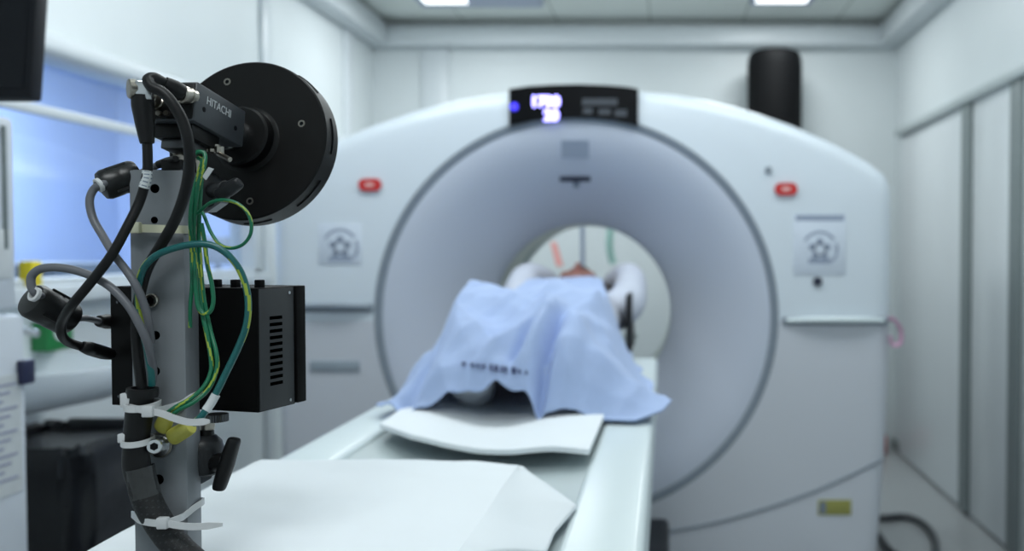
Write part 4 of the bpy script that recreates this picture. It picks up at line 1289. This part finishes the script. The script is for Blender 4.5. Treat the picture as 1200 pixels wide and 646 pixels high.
# cable sleeve
sl = empty('cable_sleeve', P(166, 540, PY - .02))
tag(sl, 'thick black cable bundle in a braided sleeve, strapped to the lower bar', 'cable bundle')
SY = PY - 0.0215
MB().tube(T([(165, 462, SY), (163, 485, SY), (160, 515, SY), (160, 545, SY), (164, 562, SY)]), [0.0108, 0.0112, 0.0108, 0.0116, 0.0115], 24).build('shrink_tube', 'rubber', sl)
MB().lathe([(0.0095, -0.004), (0.0128, -0.004), (0.0132, 0.0), (0.0128, 0.004), (0.0095, 0.004)], frame(P(167, 460, SY), (0.06, 0, 1)), 30, close=True).build('collar', 'rubber', sl)
MB().tube(T([(163, 548, SY), (166, 562, SY), (171, 582, SY)]), [0.0124, 0.0123, 0.0124], 26, cap=False).build('clear_wrap', 'clear', sl)
def braid(i, k): return 1 if ((i + k) % 6 == 0 and (i - k) % 4 == 0) else 0
MB().tube(T([(165, 558, SY), (170, 580, SY), (180, 602, SY), (194, 624, SY), (212, 645, SY), (236, 668, SY), (258, 700, SY)]), 0.0122, 36, pattern=braid, res=16).build('braided_sleeve', ['braid', 'braidfleck'], sl)
# zip ties
def ztie(label, loop, head, tail=None, m='tie', wd=0.0028, hd=(0.0042, 0.003, 0.0042), closed=True):
    r = empty('zip_tie', head)
    tag(r, label, 'cable tie', 'cable ties on the bar')
    mb = MB().tube(loop, [(wd, 0.0006)] * len(loop), 4, closed=closed, ref=(0, 0, 1), res=5)
    if tail:
        n = len(tail)
        mb.tube(tail, [(wd * (1 if k < n - 1 else 0.45), 0.0006) for k in range(n)], 4, ref=(0, 0, 1), res=5)
    mb.build('strap', m, r)
    MB().box((-hd[0], -hd[1], -hd[2]), hd, 0.001, Matrix.Translation(head)).build('head', m, r)
    return r
def pole_loop(px0, px1, py0, py1, yf, bulge=None):
    a, c = P(px0, py0, yf), P(px1, py1, yf)
    a.x, c.x = PX0 - 0.0008, PX1 + 0.0008
    yb = PY + PD + 0.003
    mid = a.lerp(c, 0.5)
    return [a, a.lerp(c, .25), mid, a.lerp(c, .75), c, Vector((c.x + 0.002, (yf + yb) / 2, c.z)), Vector((c.x, yb, c.z)), Vector((mid.x, yb, mid.z)), Vector((a.x, yb, a.z)), Vector((a.x - 0.002, (yf + yb) / 2, a.z))]
lp = pole_loop(151, 231, 267, 269, PY - 0.008)
ztie('cream cable tie round the upper bar, the only one of that colour', lp, P(159, 267, PY - 0.010), None, 'tie_cream', 0.0036, (0.0045, 0.003, 0.005))
def sleeve_loop(py, px0, px1, dpy=0):
    a, c = P(px0, py, SY), P(px1, py + dpy, SY)
    m = a.lerp(c, .5)
    hw = (c - a).length / 2
    return [a, m + Vector((-hw * .7, -0.0105, -0.0015)), m + Vector((0, -0.0148, -0.002)), m + Vector((hw * .7, -0.0105, -0.0015)), c, m + Vector((hw * .7, 0.0105, 0)), m + Vector((0, 0.0142, 0)), m + Vector((-hw * .7, 0.0105, 0))]
ztie('white cable tie at the top of the black sleeve with its square lock outward', sleeve_loop(474, 148, 186), P(150, 469, SY - 0.006), None, 'tie', 0.0030, (0.0052, 0.004, 0.0062))
lp = [P(150, 477, SY - .004), P(158, 479, SY - .0145), P(172, 481, SY - .0155), P(186, 481, SY - .008), P(205, 476, PY - .006), P(215, 472, PY - .003), Vector((PX1 + .0012, PY + .008, P(0, 467, PY).z)), Vector((PX1 - .001, PY + .03, P(0, 466, PY).z)), P(190, 470, PY + .031), P(156, 475, PY + .031), P(149, 477, PY + .006)]
ztie('white cable tie below the sleeve collar with a long tail across the bar', lp, P(174, 482, SY - .017),
     [P(176, 482, SY - .017), P(190, 485, SY - .016), P(206, 491, SY - .016), P(222, 495, SY - .016), P(238, 494.5, SY - .015), P(246, 494, SY - .014)], 'tie', 0.0030, (0.0048, 0.0032, 0.0050))
ztie('short white cable tie round the sleeve beside the bolt', sleeve_loop(515, 145, 178, 1), P(145.5, 513.5, SY - 0.006), None, 'tie', 0.0026, (0.0044, 0.0034, 0.0040))
lp = [P(157, 605, SY + .006), P(164, 610, SY - .006), P(178, 613, SY - .0155), P(194, 613, SY - .0155), P(212, 607, SY - .004), P(217, 604, PY - .004), Vector((PX1 + .0012, PY + .008, P(0, 599, PY).z)), Vector((PX1 - .001, PY + .03, P(0, 597, PY).z)), P(190, 601, PY + .031), P(158, 603, PY + .031), P(155, 603, PY + .008)]
ztie('lowest white cable tie on the bar with its tail sticking out over the bed', lp, P(191, 613, SY - .017),
     [P(193, 613, SY - .017), P(208, 616, SY - .016), P(226, 617.5, SY - .015), P(244, 616.5, SY - .014), P(261, 615, SY - .012)], 'tie', 0.0030, (0.0046, 0.0032, 0.0050))
# small white tag and blue wire at the top of the bar
tag(MB().prism([P(244, 196, PY - .012), P(250, 198, PY - .012), P(241, 211, PY - .012), P(237, 207, PY - .012)], (0.0003, 0.0006, 0)).build('paper_tag', 'paper'), 'small white paper tag on the green wires under the camera', 'tag')
